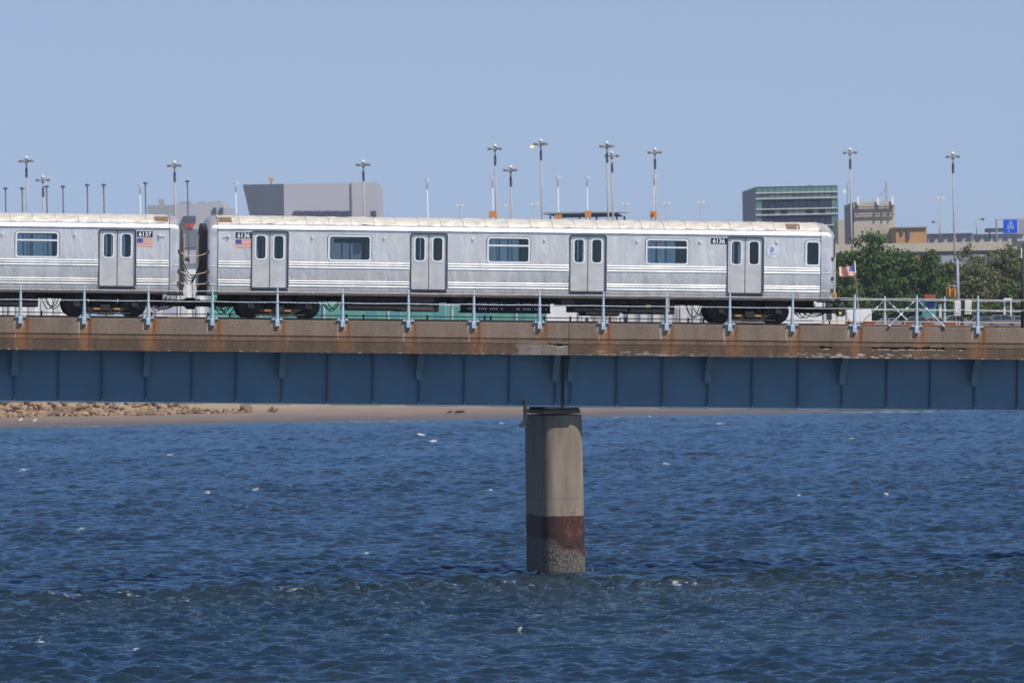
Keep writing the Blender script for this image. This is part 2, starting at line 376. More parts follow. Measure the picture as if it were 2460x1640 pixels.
# ------------------------------------------------------------------ land
def land_z(x, d):
    pr = [(700, -2.5), (745, -.6), (758, 0), (776, .38), (793, .62), (806, 1.1), (822, 3.4), (842, 6.0), (875, 6.8), (1300, 7.0), (60000, 8.0)]
    for a, b in zip(pr[:-1], pr[1:]):
        if d <= b[0]:
            t = (d-a[0])/(b[0]-a[0]); z = a[1]+(b[1]-a[1])*max(0, t); break
    else: z = pr[-1][1]
    if 785 < d < 842:                                  # steeper bank behind the rock revetment on the left
        k = min(1, max(0, (-20-x)/12)); st = .45+min(1, max(0, (d-795)/9))*4.6; z = z*(1-k)+max(z, st)*k
    return z
def build_land():
    xs = [-4000, -2000, -800] + [-300+6*i for i in range(40)] + [-60+1.5*i for i in range(81)] + [62+8*i for i in range(31)] + [800, 2000, 4000]
    ds = [700, 730] + [740+1.5*i for i in range(70)] + [850, 865, 880, 900, 950, 1000, 1100, 1300, 1700, 2500, 4000, 6300]
    vs = []; fs = []
    for d in ds:
        for x in xs:
            z = land_z(x, d)
            if 740 < d < 845: z += .22*mnoise.noise((x*.06, d*.10, 0)) + .05*mnoise.noise((x*.5, d*.5, 3))
            vs.append((x, d-300, z))
    n = len(xs)
    for i in range(len(ds)-1):
        for j in range(n-1): fs.append((i*n+j, i*n+j+1, (i+1)*n+j+1, (i+1)*n+j))
    m = mat('sand', (.17, .125, .10), .9, 0, .15, .4, .3, 3)
    n_ = m.node_tree; b = n_.nodes['Principled BSDF']
    g = nod(n_, 'ShaderNodeNewGeometry'); sx = nod(n_, 'ShaderNodeSeparateXYZ'); n_.links.new(g.outputs['Position'], sx.inputs[0])
    nz = nod(n_, 'ShaderNodeTexNoise'); nz.inputs['Scale'].default_value = .25; nz.inputs['Detail'].default_value = 6; n_.links.new(g.outputs['Position'], nz.inputs['Vector'])
    ad = nod(n_, 'ShaderNodeMath', operation='MULTIPLY_ADD'); ad.inputs[1].default_value = .5; n_.links.new(nz.outputs[0], ad.inputs[0]); n_.links.new(sx.outputs['Z'], ad.inputs[2])
    rp = nod(n_, 'ShaderNodeValToRGB'); e = rp.color_ramp.elements; mr = nod(n_, 'ShaderNodeMapRange'); mr.inputs[2].default_value = 8
    n_.links.new(ad.outputs[0], mr.inputs[0]); n_.links.new(mr.outputs[0], rp.inputs[0])
    e[0].position = .04; e[0].color = (.085, .072, .070, 1); e[1].position = .10; e[1].color = (.19, .140, .108, 1)
    for p, c in ((.16, (.27, .200, .138, 1)), (.45, (.30, .225, .145, 1)), (.62, (.10, .12, .05, 1)), (.85, (.16, .16, .14, 1))):
        k = rp.color_ramp.elements.new(p); k.color = c
    n_.links.new(rp.outputs[0], b.inputs['Base Color'])
    wr = nod(n_, 'ShaderNodeMapRange'); wr.inputs[1].default_value = .2; wr.inputs[2].default_value = .8; wr.inputs[3].default_value = .35; wr.inputs[4].default_value = .95
    n_.links.new(ad.outputs[0], wr.inputs[0]); n_.links.new(wr.outputs[0], b.inputs['Roughness'])
    o = MB().add(vs, fs).build('beach_terrain', m, smooth=True); o['kind'] = 'structure'; o['label'] = 'far sandy shore rising to the airport ground'
build_land()

# rock revetment
def rock_mesh(seed, name='boulder'):
    rnd = random.Random(seed); import bmesh
    bm = bmesh.new(); bmesh.ops.create_icosphere(bm, subdivisions=2, radius=.5)
    pl = [(Vector((rnd.gauss(0,1), rnd.gauss(0,1), rnd.gauss(0,1))).normalized(), rnd.uniform(.26, .42)) for _ in range(9)]
    for v in bm.verts:
        for nrm, k in pl:
            e = v.co.dot(nrm)
            if e > k: v.co -= nrm*(e-k)
        v.co += Vector((0,0,0)) + .03*mnoise.noise_vector(v.co*4+Vector((seed,0,0)))
    me = bpy.data.meshes.new(name); bm.to_mesh(me); bm.free(); return me
def rock_mat(name, c):
    m = mat(name, c, .9, 0, .25, 1.5, .5, 5); n = m.node_tree; b = n.nodes['Principled BSDF']
    oi = nod(n, 'ShaderNodeObjectInfo'); hs = nod(n, 'ShaderNodeMix', data_type='RGBA', blend_type='MULTIPLY'); hs.inputs['Factor'].default_value = 1
    rp = nod(n, 'ShaderNodeValToRGB'); rp.color_ramp.elements[0].color = (.55, .52, .56, 1); rp.color_ramp.elements[1].color = (1.25, 1.12, .95, 1)
    n.links.new(oi.outputs['Random'], rp.inputs[0]); src = b.inputs['Base Color'].links[0].from_socket
    n.links.new(src, hs.inputs['A']); n.links.new(rp.outputs[0], hs.inputs['B']); n.links.new(hs.outputs['Result'], b.inputs['Base Color'])
    return m
def build_rocks():
    rnd = random.Random(3); m = rock_mat('revetment_stone', (.27, .195, .130))
    bank = [rock_mesh(i+1) for i in range(10)]
    for me in bank: me.materials.append(m)
    root = empty('rock_revetment', loc=(-40, 497, .5)); tag(root, 'bank of tumbled tan boulders along the far shore at the left', 'revetment')
    def rock(u, d, z, s, q=None):
        p = at(u, 900, d); o = bpy.data.objects.new('boulder', bank[rnd.randrange(10)]); COL.objects.link(o); o.parent = root
        o.location = Vector((p.x, p.y, z)) - root.location
        o.rotation_euler = (rnd.uniform(-.5,.5), rnd.uniform(-.5,.5), rnd.uniform(0,6.28)); o.scale = (s*rnd.uniform(1.0,1.7), s*rnd.uniform(.8,1.2), s*rnd.uniform(.55,.9))
    n = 0
    while n < 700:
        u = rnd.uniform(-160, 590); t = rnd.random()
        lim = 1 if u < 200 else max(.16, 1-(u-200)/480)
        if t > lim+.1: continue
        d = 790.5+11*t; p = at(u, 900, d); n += 1
        s = rnd.uniform(.30, .62) if t < .20 else rnd.uniform(.45, 1.2)*(.55+.45*lim)
        rock(u, d, land_z(p.x, d)+.16*s, s)
    for uu, z, s in ((590, 1.0, 1.2), (652, .9, .85), (662, .85, .5), (470, 1.0, .9)):
        rock(uu, 792, z, s)
build_rocks()

# ------------------------------------------------------------------ bridge spans
posts_u = [49,202,356,510,666,823,981,1138,1296,1449,1601,1753,1904,2053,2202,2349]
posts_x = [LX(u, 745, 0) for u in posts_u]
dxp = posts_x[-1]-posts_x[-2]
posts_x_all = [posts_x[0]-2*(posts_x[1]-posts_x[0]), posts_x[0]-(posts_x[1]-posts_x[0])] + posts_x + [posts_x[-1]+dxp, posts_x[-1]+2*dxp]
W = 7.2
ZB = LZ(1366, 853, 0)                  # underside of the concrete edge
GY = 1.12                              # near girder web
ZG = LZ(1366, 977, GY-.16)             # bottom of the girder
XJ = LX(1366, 810, 0)                  # joint over the pier
def concrete_mat():
    m = bpy.data.materials.new('weathered_concrete'); m.use_nodes = True; n = m.node_tree; b = n.nodes['Principled BSDF']; b.inputs['Roughness'].default_value = .9; b.inputs['Specular IOR Level'].default_value = .2
    a = nod(n, 'ShaderNodeAttribute'); a.attribute_name = 'stain'
    tc = nod(n, 'ShaderNodeTexCoord')
    nz = nod(n, 'ShaderNodeTexNoise'); nz.inputs['Scale'].default_value = 15; nz.inputs['Detail'].default_value = 8; nz.inputs['Roughness'].default_value = .75; n.links.new(tc.outputs['Object'], nz.inputs['Vector'])
    rp = nod(n, 'ShaderNodeValToRGB'); rp.color_ramp.elements[0].position = .32; rp.color_ramp.elements[1].position = .68
    rp.color_ramp.elements[0].color = (.66, .66, .66, 1); rp.color_ramp.elements[1].color = (1.42, 1.40, 1.38, 1); n.links.new(nz.outputs[0], rp.inputs[0])
    n2 = nod(n, 'ShaderNodeTexNoise'); n2.inputs['Scale'].default_value = 1.6; n2.inputs['Detail'].default_value = 5
    mp = nod(n, 'ShaderNodeMapping'); mp.inputs['Scale'].default_value = (1.6, 1, .35); n.links.new(tc.outputs['Object'], mp.inputs[0]); n.links.new(mp.outputs[0], n2.inputs['Vector'])
    r2 = nod(n, 'ShaderNodeValToRGB'); r2.color_ramp.elements[0].position = .35; r2.color_ramp.elements[1].position = .65
    r2.color_ramp.elements[0].color = (.84, .82, .80, 1); r2.color_ramp.elements[1].color = (1.08, 1.06, 1.05, 1); n.links.new(n2.outputs[0], r2.inputs[0])
    m1 = nod(n, 'ShaderNodeMix', data_type='RGBA', blend_type='MULTIPLY'); m1.inputs['Factor'].default_value = 1; n.links.new(a.outputs['Color'], m1.inputs['A']); n.links.new(rp.outputs[0], m1.inputs['B'])
    m2 = nod(n, 'ShaderNodeMix', data_type='RGBA', blend_type='MULTIPLY'); m2.inputs['Factor'].default_value = 1; n.links.new(m1.outputs['Result'], m2.inputs['A']); n.links.new(r2.outputs[0], m2.inputs['B'])
    n.links.new(m2.outputs['Result'], b.inputs['Base Color'])
    bp = nod(n, 'ShaderNodeBump'); bp.inputs['Strength'].default_value = .35; bp.inputs['Distance'].default_value = .012; n.links.new(nz.outputs[0], bp.inputs['Height']); n.links.new(bp.outputs[0], b.inputs['Normal'])
    return m
M['concrete'] = concrete_mat()
def fascia_mesh(x0, x1, seed):
    """concrete edge beam, stained and chipped; coordinates bridge-local"""
    rng = np.random.default_rng(seed)
    nx = int((x1-x0)/.035); xs = np.linspace(x0, x1, nx)
    hb = -ZB
    zs = np.concatenate([np.linspace(0, -.56, 18), np.linspace(-.58, -.74, 7), np.linspace(-.765, -hb, 14)])
    Xg, Zg = np.meshgrid(xs, zs)
    Yg = np.where(Zg > -.57, 0., np.where(Zg > -.75, .022, .034))
    def vnoise(sx, sz, ox):
        return np.array([[mnoise.noise((x*sx, z*sz, ox)) for x in xs] for z in zs])
    def vn1(sx, ox): return np.array([mnoise.noise((x*sx, ox, 0.)) for x in xs])[None, :]
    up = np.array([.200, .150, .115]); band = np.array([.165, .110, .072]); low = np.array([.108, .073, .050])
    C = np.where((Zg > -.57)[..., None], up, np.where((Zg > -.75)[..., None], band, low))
    C = C*(1+.10*vn1(.6, 3.)+.10*vn1(2.2, 7.))[..., None]
    # drips in the lower part
    C = C*(1-.22*np.clip(vn1(3.5, 11.), 0, 1)*(Zg < -.5))[..., None]
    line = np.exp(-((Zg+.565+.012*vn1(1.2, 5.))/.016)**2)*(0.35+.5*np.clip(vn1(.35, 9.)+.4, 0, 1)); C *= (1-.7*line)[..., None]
    def blend(mask, col, k):
        nonlocal C
        w_ = np.clip(mask*k, 0, 1)[..., None]; C = C*(1-w_)+np.array(col)*w_
    for i, px in enumerate(posts_x_all):
        r = random.Random(i*7+1)
        strength = .7+.35*r.random()
        # broad orange run-off
        cx, wd = px+.07+.1*r.random(), .24+.09*r.random(); ln = .85+.5*r.random()
        dx = (Xg-cx-.03*np.sin(Zg*6+i))/wd
        mask = np.exp(-np.abs(dx)**4)*np.clip(1.1+Zg/ln*.55, .25, 1)*(.65+.35*vn1(9., i*3.1))
        blend(mask, (.31, .145, .062), 1.0*strength)
        mask = np.exp(-((Xg-px-.20-.05*r.random())/.05)**2)*np.clip(1.05+Zg/ln*.6, .1, 1)
        blend(mask, (.130, .045, .020), .9*strength)
        mask = np.exp(-((Xg-px+.05-.05*r.random())/.04)**2)*(Zg < -.2)*np.clip(1+Zg*.8, .1, 1)
        blend(mask, (.22, .085, .035), .55*strength*r.random())
        # pale lime streaks round the socket
        for sgn in (-1, 1):
            mask = np.exp(-((Xg-px-sgn*(.115-Zg*-.05))/.035)**2)*(Zg > -.36)*np.clip(1.15+Zg*2.2, 0, 1)
            blend(mask, (.56, .52, .45), .85 if sgn < 0 else .55)
        for q in range(2):
            mask = np.exp(-((Xg-px+.16+.08*r.random()+Zg*.05)/.010)**2)*(Zg > -.3-.5*r.random()); blend(mask, (.52, .47, .40), .6)
    n2 = vnoise(7, 9, 2.)
    blend((Zg < -hb+.035)*(n2 > .30), (.42, .39, .35), .6)        # chipped bottom arris
    blend(np.exp(-(Zg/.014)**2), (.36, .29, .23), .75)            # worn top arris
    bott = np.exp(-((Xg-XJ-10.9)/2.2)**2)*(Zg < -hb+.17)*(vnoise(4, 16, 6.) > .12); blend(bott*1., (.55, .50, .45), .75)
    bott = np.exp(-((Xg-XJ-2.6)/1.7)**2)*(Zg < -hb+.2)*(vnoise(3, 18, 8.) > .22); blend(bott*1., (.42, .36, .32), .7)
    # grey repair patch left of the joint
    mask = ((Xg > XJ-1.85+.06*np.sin(Zg*17)) & (Xg < XJ) & (Zg < -.70+.02*np.sin(Xg*5))).astype(float); blend(mask*(.8+.5*vnoise(2.5, .6, 4.)), (.215, .185, .165), .9)
    # spalls with broken pale lips
    for (ua, ub, vz) in ((1966, 1998, 836), (2095, 2270, 836), (2300, 2318, 840), (1318, 1366, 826)):
        xa, xb = LX(ua, vz, 0), LX(ub, vz, 0)
        inx = np.clip(np.minimum(Xg-xa, xb-Xg)/.06, 0, 1)
        zc = -.78+.03*vn1(2.4, 21.); hh = .030*np.clip(1+1.4*vn1(4.5, 31.), .1, 2.3)
        hole = inx*(np.abs(Zg-zc) < hh)
        Yg = Yg + hole*.10; blend(hole, (.035, .028, .024), 1)
        lip = inx*(Zg < zc-hh)*(Zg > zc-hh-.03)*(vn1(9., 41.) > -.1); blend(lip, (.55, .50, .44), .8)
    n = len(xs); nzr = len(zs)
    # add the top return and the back/underside so the beam is solid
    V = [np.stack([Xg, Yg, Zg], -1).reshape(-1, 3)]; CC = [C.reshape(-1, 3)]
    i = np.arange(n*nzr).reshape(nzr, n)
    Qs = [np.stack([i[:-1, :-1], i[1:, :-1], i[1:, 1:], i[:-1, 1:]], -1).reshape(-1, 4)]
    base = n*nzr
    top_back = np.stack([xs, np.full(n, .42), np.zeros(n)], -1); bot_back = np.stack([xs, np.full(n, .5), np.full(n, -hb)], -1)
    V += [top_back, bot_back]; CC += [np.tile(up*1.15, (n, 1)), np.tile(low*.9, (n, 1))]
    tb = base+np.arange(n); bb = base+n+np.arange(n)
    Qs.append(np.stack([tb[:-1], i[0, :-1], i[0, 1:], tb[1:]], -1)); Qs.append(np.stack([i[-1, :-1], bb[:-1], bb[1:], i[-1, 1:]], -1)); Qs.append(np.stack([bb[:-1], tb[:-1], tb[1:], bb[1:]], -1))
    V = np.concatenate(V).astype(np.float32); CC = np.concatenate(CC); Q = np.concatenate(Qs)
    me = bpy.data.meshes.new('concrete_edge_beam'); me.from_pydata(V.tolist(), [], Q.tolist())
    ends = []
    at_ = me.attributes.new('stain', 'FLOAT_COLOR', 'POINT')
    at_.data.foreach_set('color', np.concatenate([np.clip(CC, 0, 1), np.ones((len(CC), 1))], 1).astype(np.float32).ravel())
    me.materials.append(M['concrete']); return me
XL, XR = LX(-500, 800, 0), LX(2960, 800, 0)
def build_span(x0, x1, seed, stiff_u, brack_u, label):
    root = empty('bridge_span', bm_at(x0, 0, ZG)); tag(root, label, 'bridge')
    inv = Matrix.Translation((-x0, 0, -ZG))
    def put(me_or_mb, name, m=None, parent=None, smooth=False):
        if isinstance(me_or_mb, MB): o = me_or_mb.build(name, m, None, smooth)
        else: o = bpy.data.objects.new(name, me_or_mb); COL.objects.link(o)
        o.data.transform(inv); o.parent = root if parent is None else parent; return o
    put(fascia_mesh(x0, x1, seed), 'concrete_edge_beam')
    ends = MB(); ends.box(x0+.002, x0+.01, .035, .48, ZB, -.001); ends.box(x1-.01, x1-.002, .035, .48, ZB, -.001); put(ends, 'beam_end', M['drain'])
    put(MB().box(x0, x1, .45, W-.45, -.55, -.16), 'deck_slab', M['tie'])
    put(MB().box(x0, x1, W-.42, W, ZB, 0.0), 'far_edge_beam', mat('plain_concrete', (.26, .20, .16), .9, 0, .12, 2))
    g0, g1 = x0+(.0 if x0 == XL else .0), x1-(.0 if x1 == XR else .12)
    zt = ZB-.02
    for y in (GY, W-GY):
        nm = 'girder' if y == GY else 'far_girder'
        g = put(MB().box(g0, g1, y-.012, y+.012, ZG+.045, -.5), nm, M['girder'])
        fl = MB(); fl.box(g0, g1, y-.16, y+.16, ZG, ZG+.04); put(fl, 'bottom_flange', M['girder'])
        fl = MB(); fl.box(g0, g1, y-.16, y+.16, -.56, -.52); put(fl, 'top_flange', M['girder'])
    for u in stiff_u:
        x = LX(u, 915, GY-.1); put(MB().box(x-.022, x+.022, GY-.12, GY-.014, ZG+.042, -.57), 'stiffener', M['girder_edge'])
    for ua, ub in ((496, 556), (1020, 1078), (1600, 1662), (2166, 2230)):
        xa_, xb_ = LX(ua, 915, GY), LX(ub, 915, GY)
        if xa_ > x0 and xb_ < x1:
            sp_ = put(MB().box(xa_, xb_, GY-.019, GY-.0125, ZG+.08, -.62), 'splice_plate', M['girder'])
            rv = MB(); zz_ = ZG+.14
            while zz_ < -1.2:
                for xx_ in (xa_+.05, xa_+.13, xb_-.13, xb_-.05): rv.box(xx_-.013, xx_+.013, GY-.032, GY-.0195, zz_-.013, zz_+.013)
                zz_ += .11
            o_ = put(rv, 'rivets', M['girder'], sp_); o_['kind'] = 'stuff'
    for u in brack_u:
        x = LX(u, 880, GY-.3); zt_, zb_ = ZB-.005, LZ(u, 776+.011*(u-1366)+140, GY-.2)
        mb = MB(); pr = [(GY-.13, zb_), (GY-.22, zb_), (GY-.34, zb_+.35*(zt_-zb_)), (GY-.62, zb_+.72*(zt_-zb_)), (GY-.98, zt_), (GY-.13, zt_)]
        mb.prism(pr, x-.012, x+.012, 'x')
        # the curved flange on the outer edge of the knee plate
        for a, b in zip(pr[1:4], pr[2:5]):
            mb.add([(x-.11, a[0], a[1]), (x+.11, a[0], a[1]), (x+.11, b[0], b[1]), (x-.11, b[0], b[1]),
                    (x-.11, a[0]-.02, a[1]), (x+.11, a[0]-.02, a[1]), (x+.11, b[0]-.02, b[1]), (x-.11, b[0]-.02, b[1])],
                   [(0,1,2,3),(7,6,5,4),(0,4,5,1),(2,6,7,3),(1,5,6,2),(3,7,4,0)])
        put(mb, 'knee_bracket', M['bracket'])
    # flange splice bolts hanging below
    rb = random.Random(seed); mb = MB(); x = g0+.3; c = 0
    while x < g1-.3:
        mb.box(x-.018, x+.018, GY-.13, GY-.09, ZG-.028, ZG+.001); x += .085; c += 1
        if c % 22 == 0: x += .9+.5*rb.random()
    o = put(mb, 'flange_bolts', M['drain']); o['kind'] = 'stuff'
    x = g0+.4
    while x < g1: put(MB().box(x-.01, x+.01, GY+.014, W-GY-.014, ZG+.3, -.6), 'cross_frame', M['girder']); x += 3.2
    return root
stL = [-400,-292,-184,-72,35,141,246,352,462,568,678,787,896,1007.6,1116,1224,1335]
stR = [1372,1482,1592,1701,1808,1918,2024,2131,2236,2342,2445,2550,2660]
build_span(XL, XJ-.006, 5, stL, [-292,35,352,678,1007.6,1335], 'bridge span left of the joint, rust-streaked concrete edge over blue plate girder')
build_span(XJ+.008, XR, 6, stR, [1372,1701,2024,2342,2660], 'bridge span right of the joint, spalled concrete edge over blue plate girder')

# ------------------------------------------------------------------ pier
def build_pier():
    y0, y1 = 1.32, 6.9
    xl, xr = LX(1310, 1100, y0+.1), LX(1412, 1100, y0)
    zt = LZ(1366, 995, y0); zw = LZ(1366, 1381, y0)
    root = empty('bridge_pier', bm_at((xl+xr)/2, (y0+y1)/2, zw)); 
    root.matrix_world = Matrix.Translation(MB_ @ Vector(((xl+xr)/2, (y0+y1)/2, zw))) @ Matrix.Rotation(YAW, 4, 'Z')
    tag(root, 'tall concrete pier standing in the water with rust-red band and barnacled base', 'pier')
    hx, hy = (xr-xl)/2, (y1-y0)/2; H = zt-zw+.02
    # plan outline with rounded corners
    def outline(k):
        r = .46; p = []
        for cx, cy, a in ((hx*k-r, hy-r, 0), (-hx*k+r, hy-r, 90), (-hx*k+r, -hy+r, 180), (hx*k-r, -hy+r, 270)):
            for q in range(9): t = R(a+90*q/8); p.append((cx+r*math.cos(t), cy+r*math.sin(t)))
        # subdivide the long flat runs
        o = []
        for i, a in enumerate(p):
            b = p[(i+1) % len(p)]; L_ = math.hypot(b[0]-a[0], b[1]-a[1]); m = max(1, int(L_/.09))
            for q in range(m): o.append((a[0]+(b[0]-a[0])*q/m, a[1]+(b[1]-a[1])*q/m))
        return o
    nz = 150; vs = []; n = None; zlo = -2.0
    for i in range(nz+1):
        z = zlo+(H-zlo)*i/nz; k = 1.03-.05*max(0, z)/H
        ol = outline(k); n = len(ol)
        for (x, y) in ol:
            w_ = 0
            if z < 1.3: w_ = .03*mnoise.noise((x*7, y*7, z*7))+.02*mnoise.noise((x*16, y*16, z*16))
            l_ = math.hypot(x, y) or 1
            vs.append((x+w_*x/l_, y-abs(w_)*(1 if y < 0 else -1)*.8, z))
    fs = [(i*n+j, i*n+(j+1) % n, (i+1)*n+(j+1) % n, (i+1)*n+j) for i in range(nz) for j in range(n)] + [tuple(nz*n+j for j in range(n))]
    m = bpy.data.materials.new('pier_concrete'); m.use_nodes = True; t = m.node_tree; b = t.nodes['Principled BSDF']; b.inputs['Roughness'].default_value = .85
    tc = nod(t, 'ShaderNodeTexCoord'); sp = nod(t, 'ShaderNodeSeparateXYZ'); t.links.new(tc.outputs['Object'], sp.inputs[0])
    n1 = nod(t, 'ShaderNodeTexNoise'); n1.inputs['Scale'].default_value = 2.2; n1.inputs['Detail'].default_value = 6; mp = nod(t, 'ShaderNodeMapping'); mp.inputs['Scale'].default_value = (1.6, 1.6, .22)
    t.links.new(tc.outputs['Object'], mp.inputs[0]); t.links.new(mp.outputs[0], n1.inputs['Vector'])
    c1 = nod(t, 'ShaderNodeValToRGB'); c1.color_ramp.elements[0].position = .32; c1.color_ramp.elements[1].position = .68
    c1.color_ramp.elements[0].color = (.165, .125, .090, 1); c1.color_ramp.elements[1].color = (.265, .215, .160, 1); t.links.new(n1.outputs[0], c1.inputs[0])
    fj = nod(t, 'ShaderNodeMath', operation='MULTIPLY_ADD'); fj.inputs[1].default_value = .03; t.links.new(n1.outputs[0], fj.inputs[0]); t.links.new(sp.outputs['Z'], fj.inputs[2])
    fk = nod(t, 'ShaderNodeMath', operation='COMPARE'); fk.inputs[1].default_value = 2.76; fk.inputs[2].default_value = .014; t.links.new(fj.outputs[0], fk.inputs[0])
    fx = nod(t, 'ShaderNodeMix', data_type='RGBA'); fx.inputs['B'].default_value = (.10, .08, .06, 1); fq = nod(t, 'ShaderNodeMath', operation='MULTIPLY'); fq.inputs[1].default_value = .55; t.links.new(fk.outputs[0], fq.inputs[0])
    t.links.new(fq.outputs[0], fx.inputs['Factor']); t.links.new(c1.outputs[0], fx.inputs['A'])
    # rust band
    n2 = nod(t, 'ShaderNodeTexNoise'); n2.inputs['Scale'].default_value = 3.5; n2.inputs['Detail'].default_value = 7; n2.inputs['Roughness'].default_value = .65
    mp2 = nod(t, 'ShaderNodeMapping'); mp2.inputs['Scale'].default_value = (1, 1, .6); t.links.new(tc.outputs['Object'], mp2.inputs[0]); t.links.new(mp2.outputs[0], n2.inputs['Vector'])
    c2 = nod(t, 'ShaderNodeValToRGB'); e = c2.color_ramp.elements; e[0].position = .34; e[0].color = (.014, .010, .009, 1); e[1].position = .76; e[1].color = (.17, .050, .020, 1)
    k = e.new(.54); k.color = (.042, .013, .010, 1); t.links.new(n2.outputs[0], c2.inputs[0])
    n3 = nod(t, 'ShaderNodeTexVoronoi'); n3.inputs['Scale'].default_value = 22; n3.inputs['Randomness'].default_value = 1
    dn = nod(t, 'ShaderNodeTexNoise'); dn.inputs['Scale'].default_value = 9; dn.inputs['Detail'].default_value = 5; t.links.new(tc.outputs['Object'], dn.inputs['Vector'])
    dv = nod(t, 'ShaderNodeMix', data_type='VECTOR'); dv.inputs['Factor'].default_value = .12; t.links.new(tc.outputs['Object'], dv.inputs['A']); t.links.new(dn.outputs['Color'], dv.inputs['B']); t.links.new(dv.outputs['Result'], n3.inputs['Vector'])
    c3 = nod(t, 'ShaderNodeValToRGB'); e = c3.color_ramp.elements; e[0].position = .05; e[0].color = (.30, .265, .225, 1); e[1].position = .55; e[1].color = (.055, .048, .042, 1); t.links.new(n3.outputs['Distance'], c3.inputs[0])
    def step(src, a, b_):
        s_ = nod(t, 'ShaderNodeMapRange'); s_.inputs[1].default_value = a; s_.inputs[2].default_value = b_; t.links.new(src, s_.inputs[0]); return s_.outputs[0]
    zup = nod(t, 'ShaderNodeMath', operation='MULTIPLY_ADD'); zup.inputs[1].default_value = .10; t.links.new(n2.outputs[0], zup.inputs[0]); t.links.new(sp.outputs['Z'], zup.inputs[2])
    band_top = step(zup.outputs[0], 2.165, 2.20)
    # lower edge droops towards the right of the face
    n4 = nod(t, 'ShaderNodeTexNoise'); n4.inputs['Scale'].default_value = 2.4; n4.inputs['Detail'].default_value = 5; t.links.new(mp2.outputs[0], n4.inputs['Vector'])
    z2 = nod(t, 'ShaderNodeMath', operation='MULTIPLY_ADD'); z2.inputs[1].default_value = .42; t.links.new(sp.outputs['X'], z2.inputs[0]); t.links.new(sp.outputs['Z'], z2.inputs[2])
    z3 = nod(t, 'ShaderNodeMath', operation='MULTIPLY_ADD'); z3.inputs[1].default_value = .55; t.links.new(n4.outputs[0], z3.inputs[0]); t.links.new(z2.outputs[0], z3.inputs[2])
    z4 = nod(t, 'ShaderNodeMath', operation='MULTIPLY_ADD'); z4.inputs[1].default_value = .22; t.links.new(n2.outputs[0], z4.inputs[0]); t.links.new(z3.outputs[0], z4.inputs[2])
    band_bot = step(z4.outputs[0], 1.31, 1.43)
    mA = nod(t, 'ShaderNodeMix', data_type='RGBA'); t.links.new(band_bot, mA.inputs['Factor']); t.links.new(c3.outputs[0], mA.inputs['A']); t.links.new(c2.outputs[0], mA.inputs['B'])
    mB = nod(t, 'ShaderNodeMix', data_type='RGBA'); t.links.new(band_top, mB.inputs['Factor']); t.links.new(mA.outputs['Result'], mB.inputs['A']); t.links.new(fx.outputs['Result'], mB.inputs['B'])
    t.links.new(mB.outputs['Result'], b.inputs['Base Color'])
    bp = nod(t, 'ShaderNodeBump'); bp.inputs['Strength'].default_value = .5; bp.inputs['Distance'].default_value = .03
    iv = nod(t, 'ShaderNodeMath', operation='MULTIPLY'); ivb = step(z3.outputs[0], 1.30, 1.24); t.links.new(ivb, iv.inputs[0]); t.links.new(n3.outputs['Distance'], iv.inputs[1])
    t.links.new(iv.outputs[0], bp.inputs['Height']); t.links.new(bp.outputs[0], b.inputs['Normal'])
    MB().add(vs, fs).build('shaft', m, root, True, R(40))
    mc = mat('pier_cap_concrete', (.20, .165, .135), .9, 0, .15, 2)
    MB().bbox(-hx*.88, hx*.88, -hy*.95, hy*.96, H+.001, ZG-zw-.11, .02).build('bearing_seat', mc, root)
    for y in (GY+.42, W-GY-.1):
        yy = y-(y0+y1)/2; zg = ZG-zw
        for sx in (-.36, .30): MB().bbox(sx-.28, sx+.28, yy-.5, yy+.18, zg-.108, zg-.05, .015).build('bearing', M['drain'], root)
        MB().box(-.62, .55, yy-.62, yy+.2, zg-.048, zg-.012).build('joint_sun_block', M['drain'], root)  # plate added across the joint gap to block sun from the pier
    # pier number
    txt('10', .27, .0, root, Matrix.Translation((hx*.42, -hy-.006, LZ(1390, 1229, y0)-zw)) @ Matrix.Rotation(R(90), 4, 'X'), mat('faded_white_numeral', (.37, .33, .27), .8, 0, .15, 12), 'painted_numeral')
    # drain pipe
    dp = empty('drain_pipe', bm_at(*([LX(1262, 975, 1.0)] + [1.0, ZG]))); tag(dp, 'short dark bent drain pipe hanging beneath the girder left of the pier', 'pipe')
    zz = lambda v: LZ(1262, v, 1.0)-ZG
    MB().tube([(0, 0, .2), (0, 0, zz(1008)), (-.03, -.01, zz(1012)), (-.2, -.03, zz(1024))], [.07, .07, .07, .065], 10).build('pipe', M['drain'], dp, True, R(50))
    MB().tube([(0, 0, zz(984)), (0, 0, zz(987))], .085, 10).build('collar', M['drain'], dp)

def txt(body, size, ext, parent, mw_local, m, name, bold=0., align='CENTER', extr=.003, shear=0.):
    cu = bpy.data.curves.new(name, 'FONT'); cu.body = body; cu.size = size; cu.extrude = extr; cu.offset = bold; cu.align_x = align; cu.shear = shear; cu.resolution_u = 4
    tmp = bpy.data.objects.new('tmp', cu); COL.objects.link(tmp)
    dg = bpy.context.evaluated_depsgraph_get(); me = bpy.data.meshes.new_from_object(tmp.evaluated_get(dg))
    bpy.data.objects.remove(tmp); me.materials.clear(); me.materials.append(m); me.transform(mw_local)
    o = bpy.data.objects.new(name, me); COL.objects.link(o); o.parent = parent; return o
build_pier()

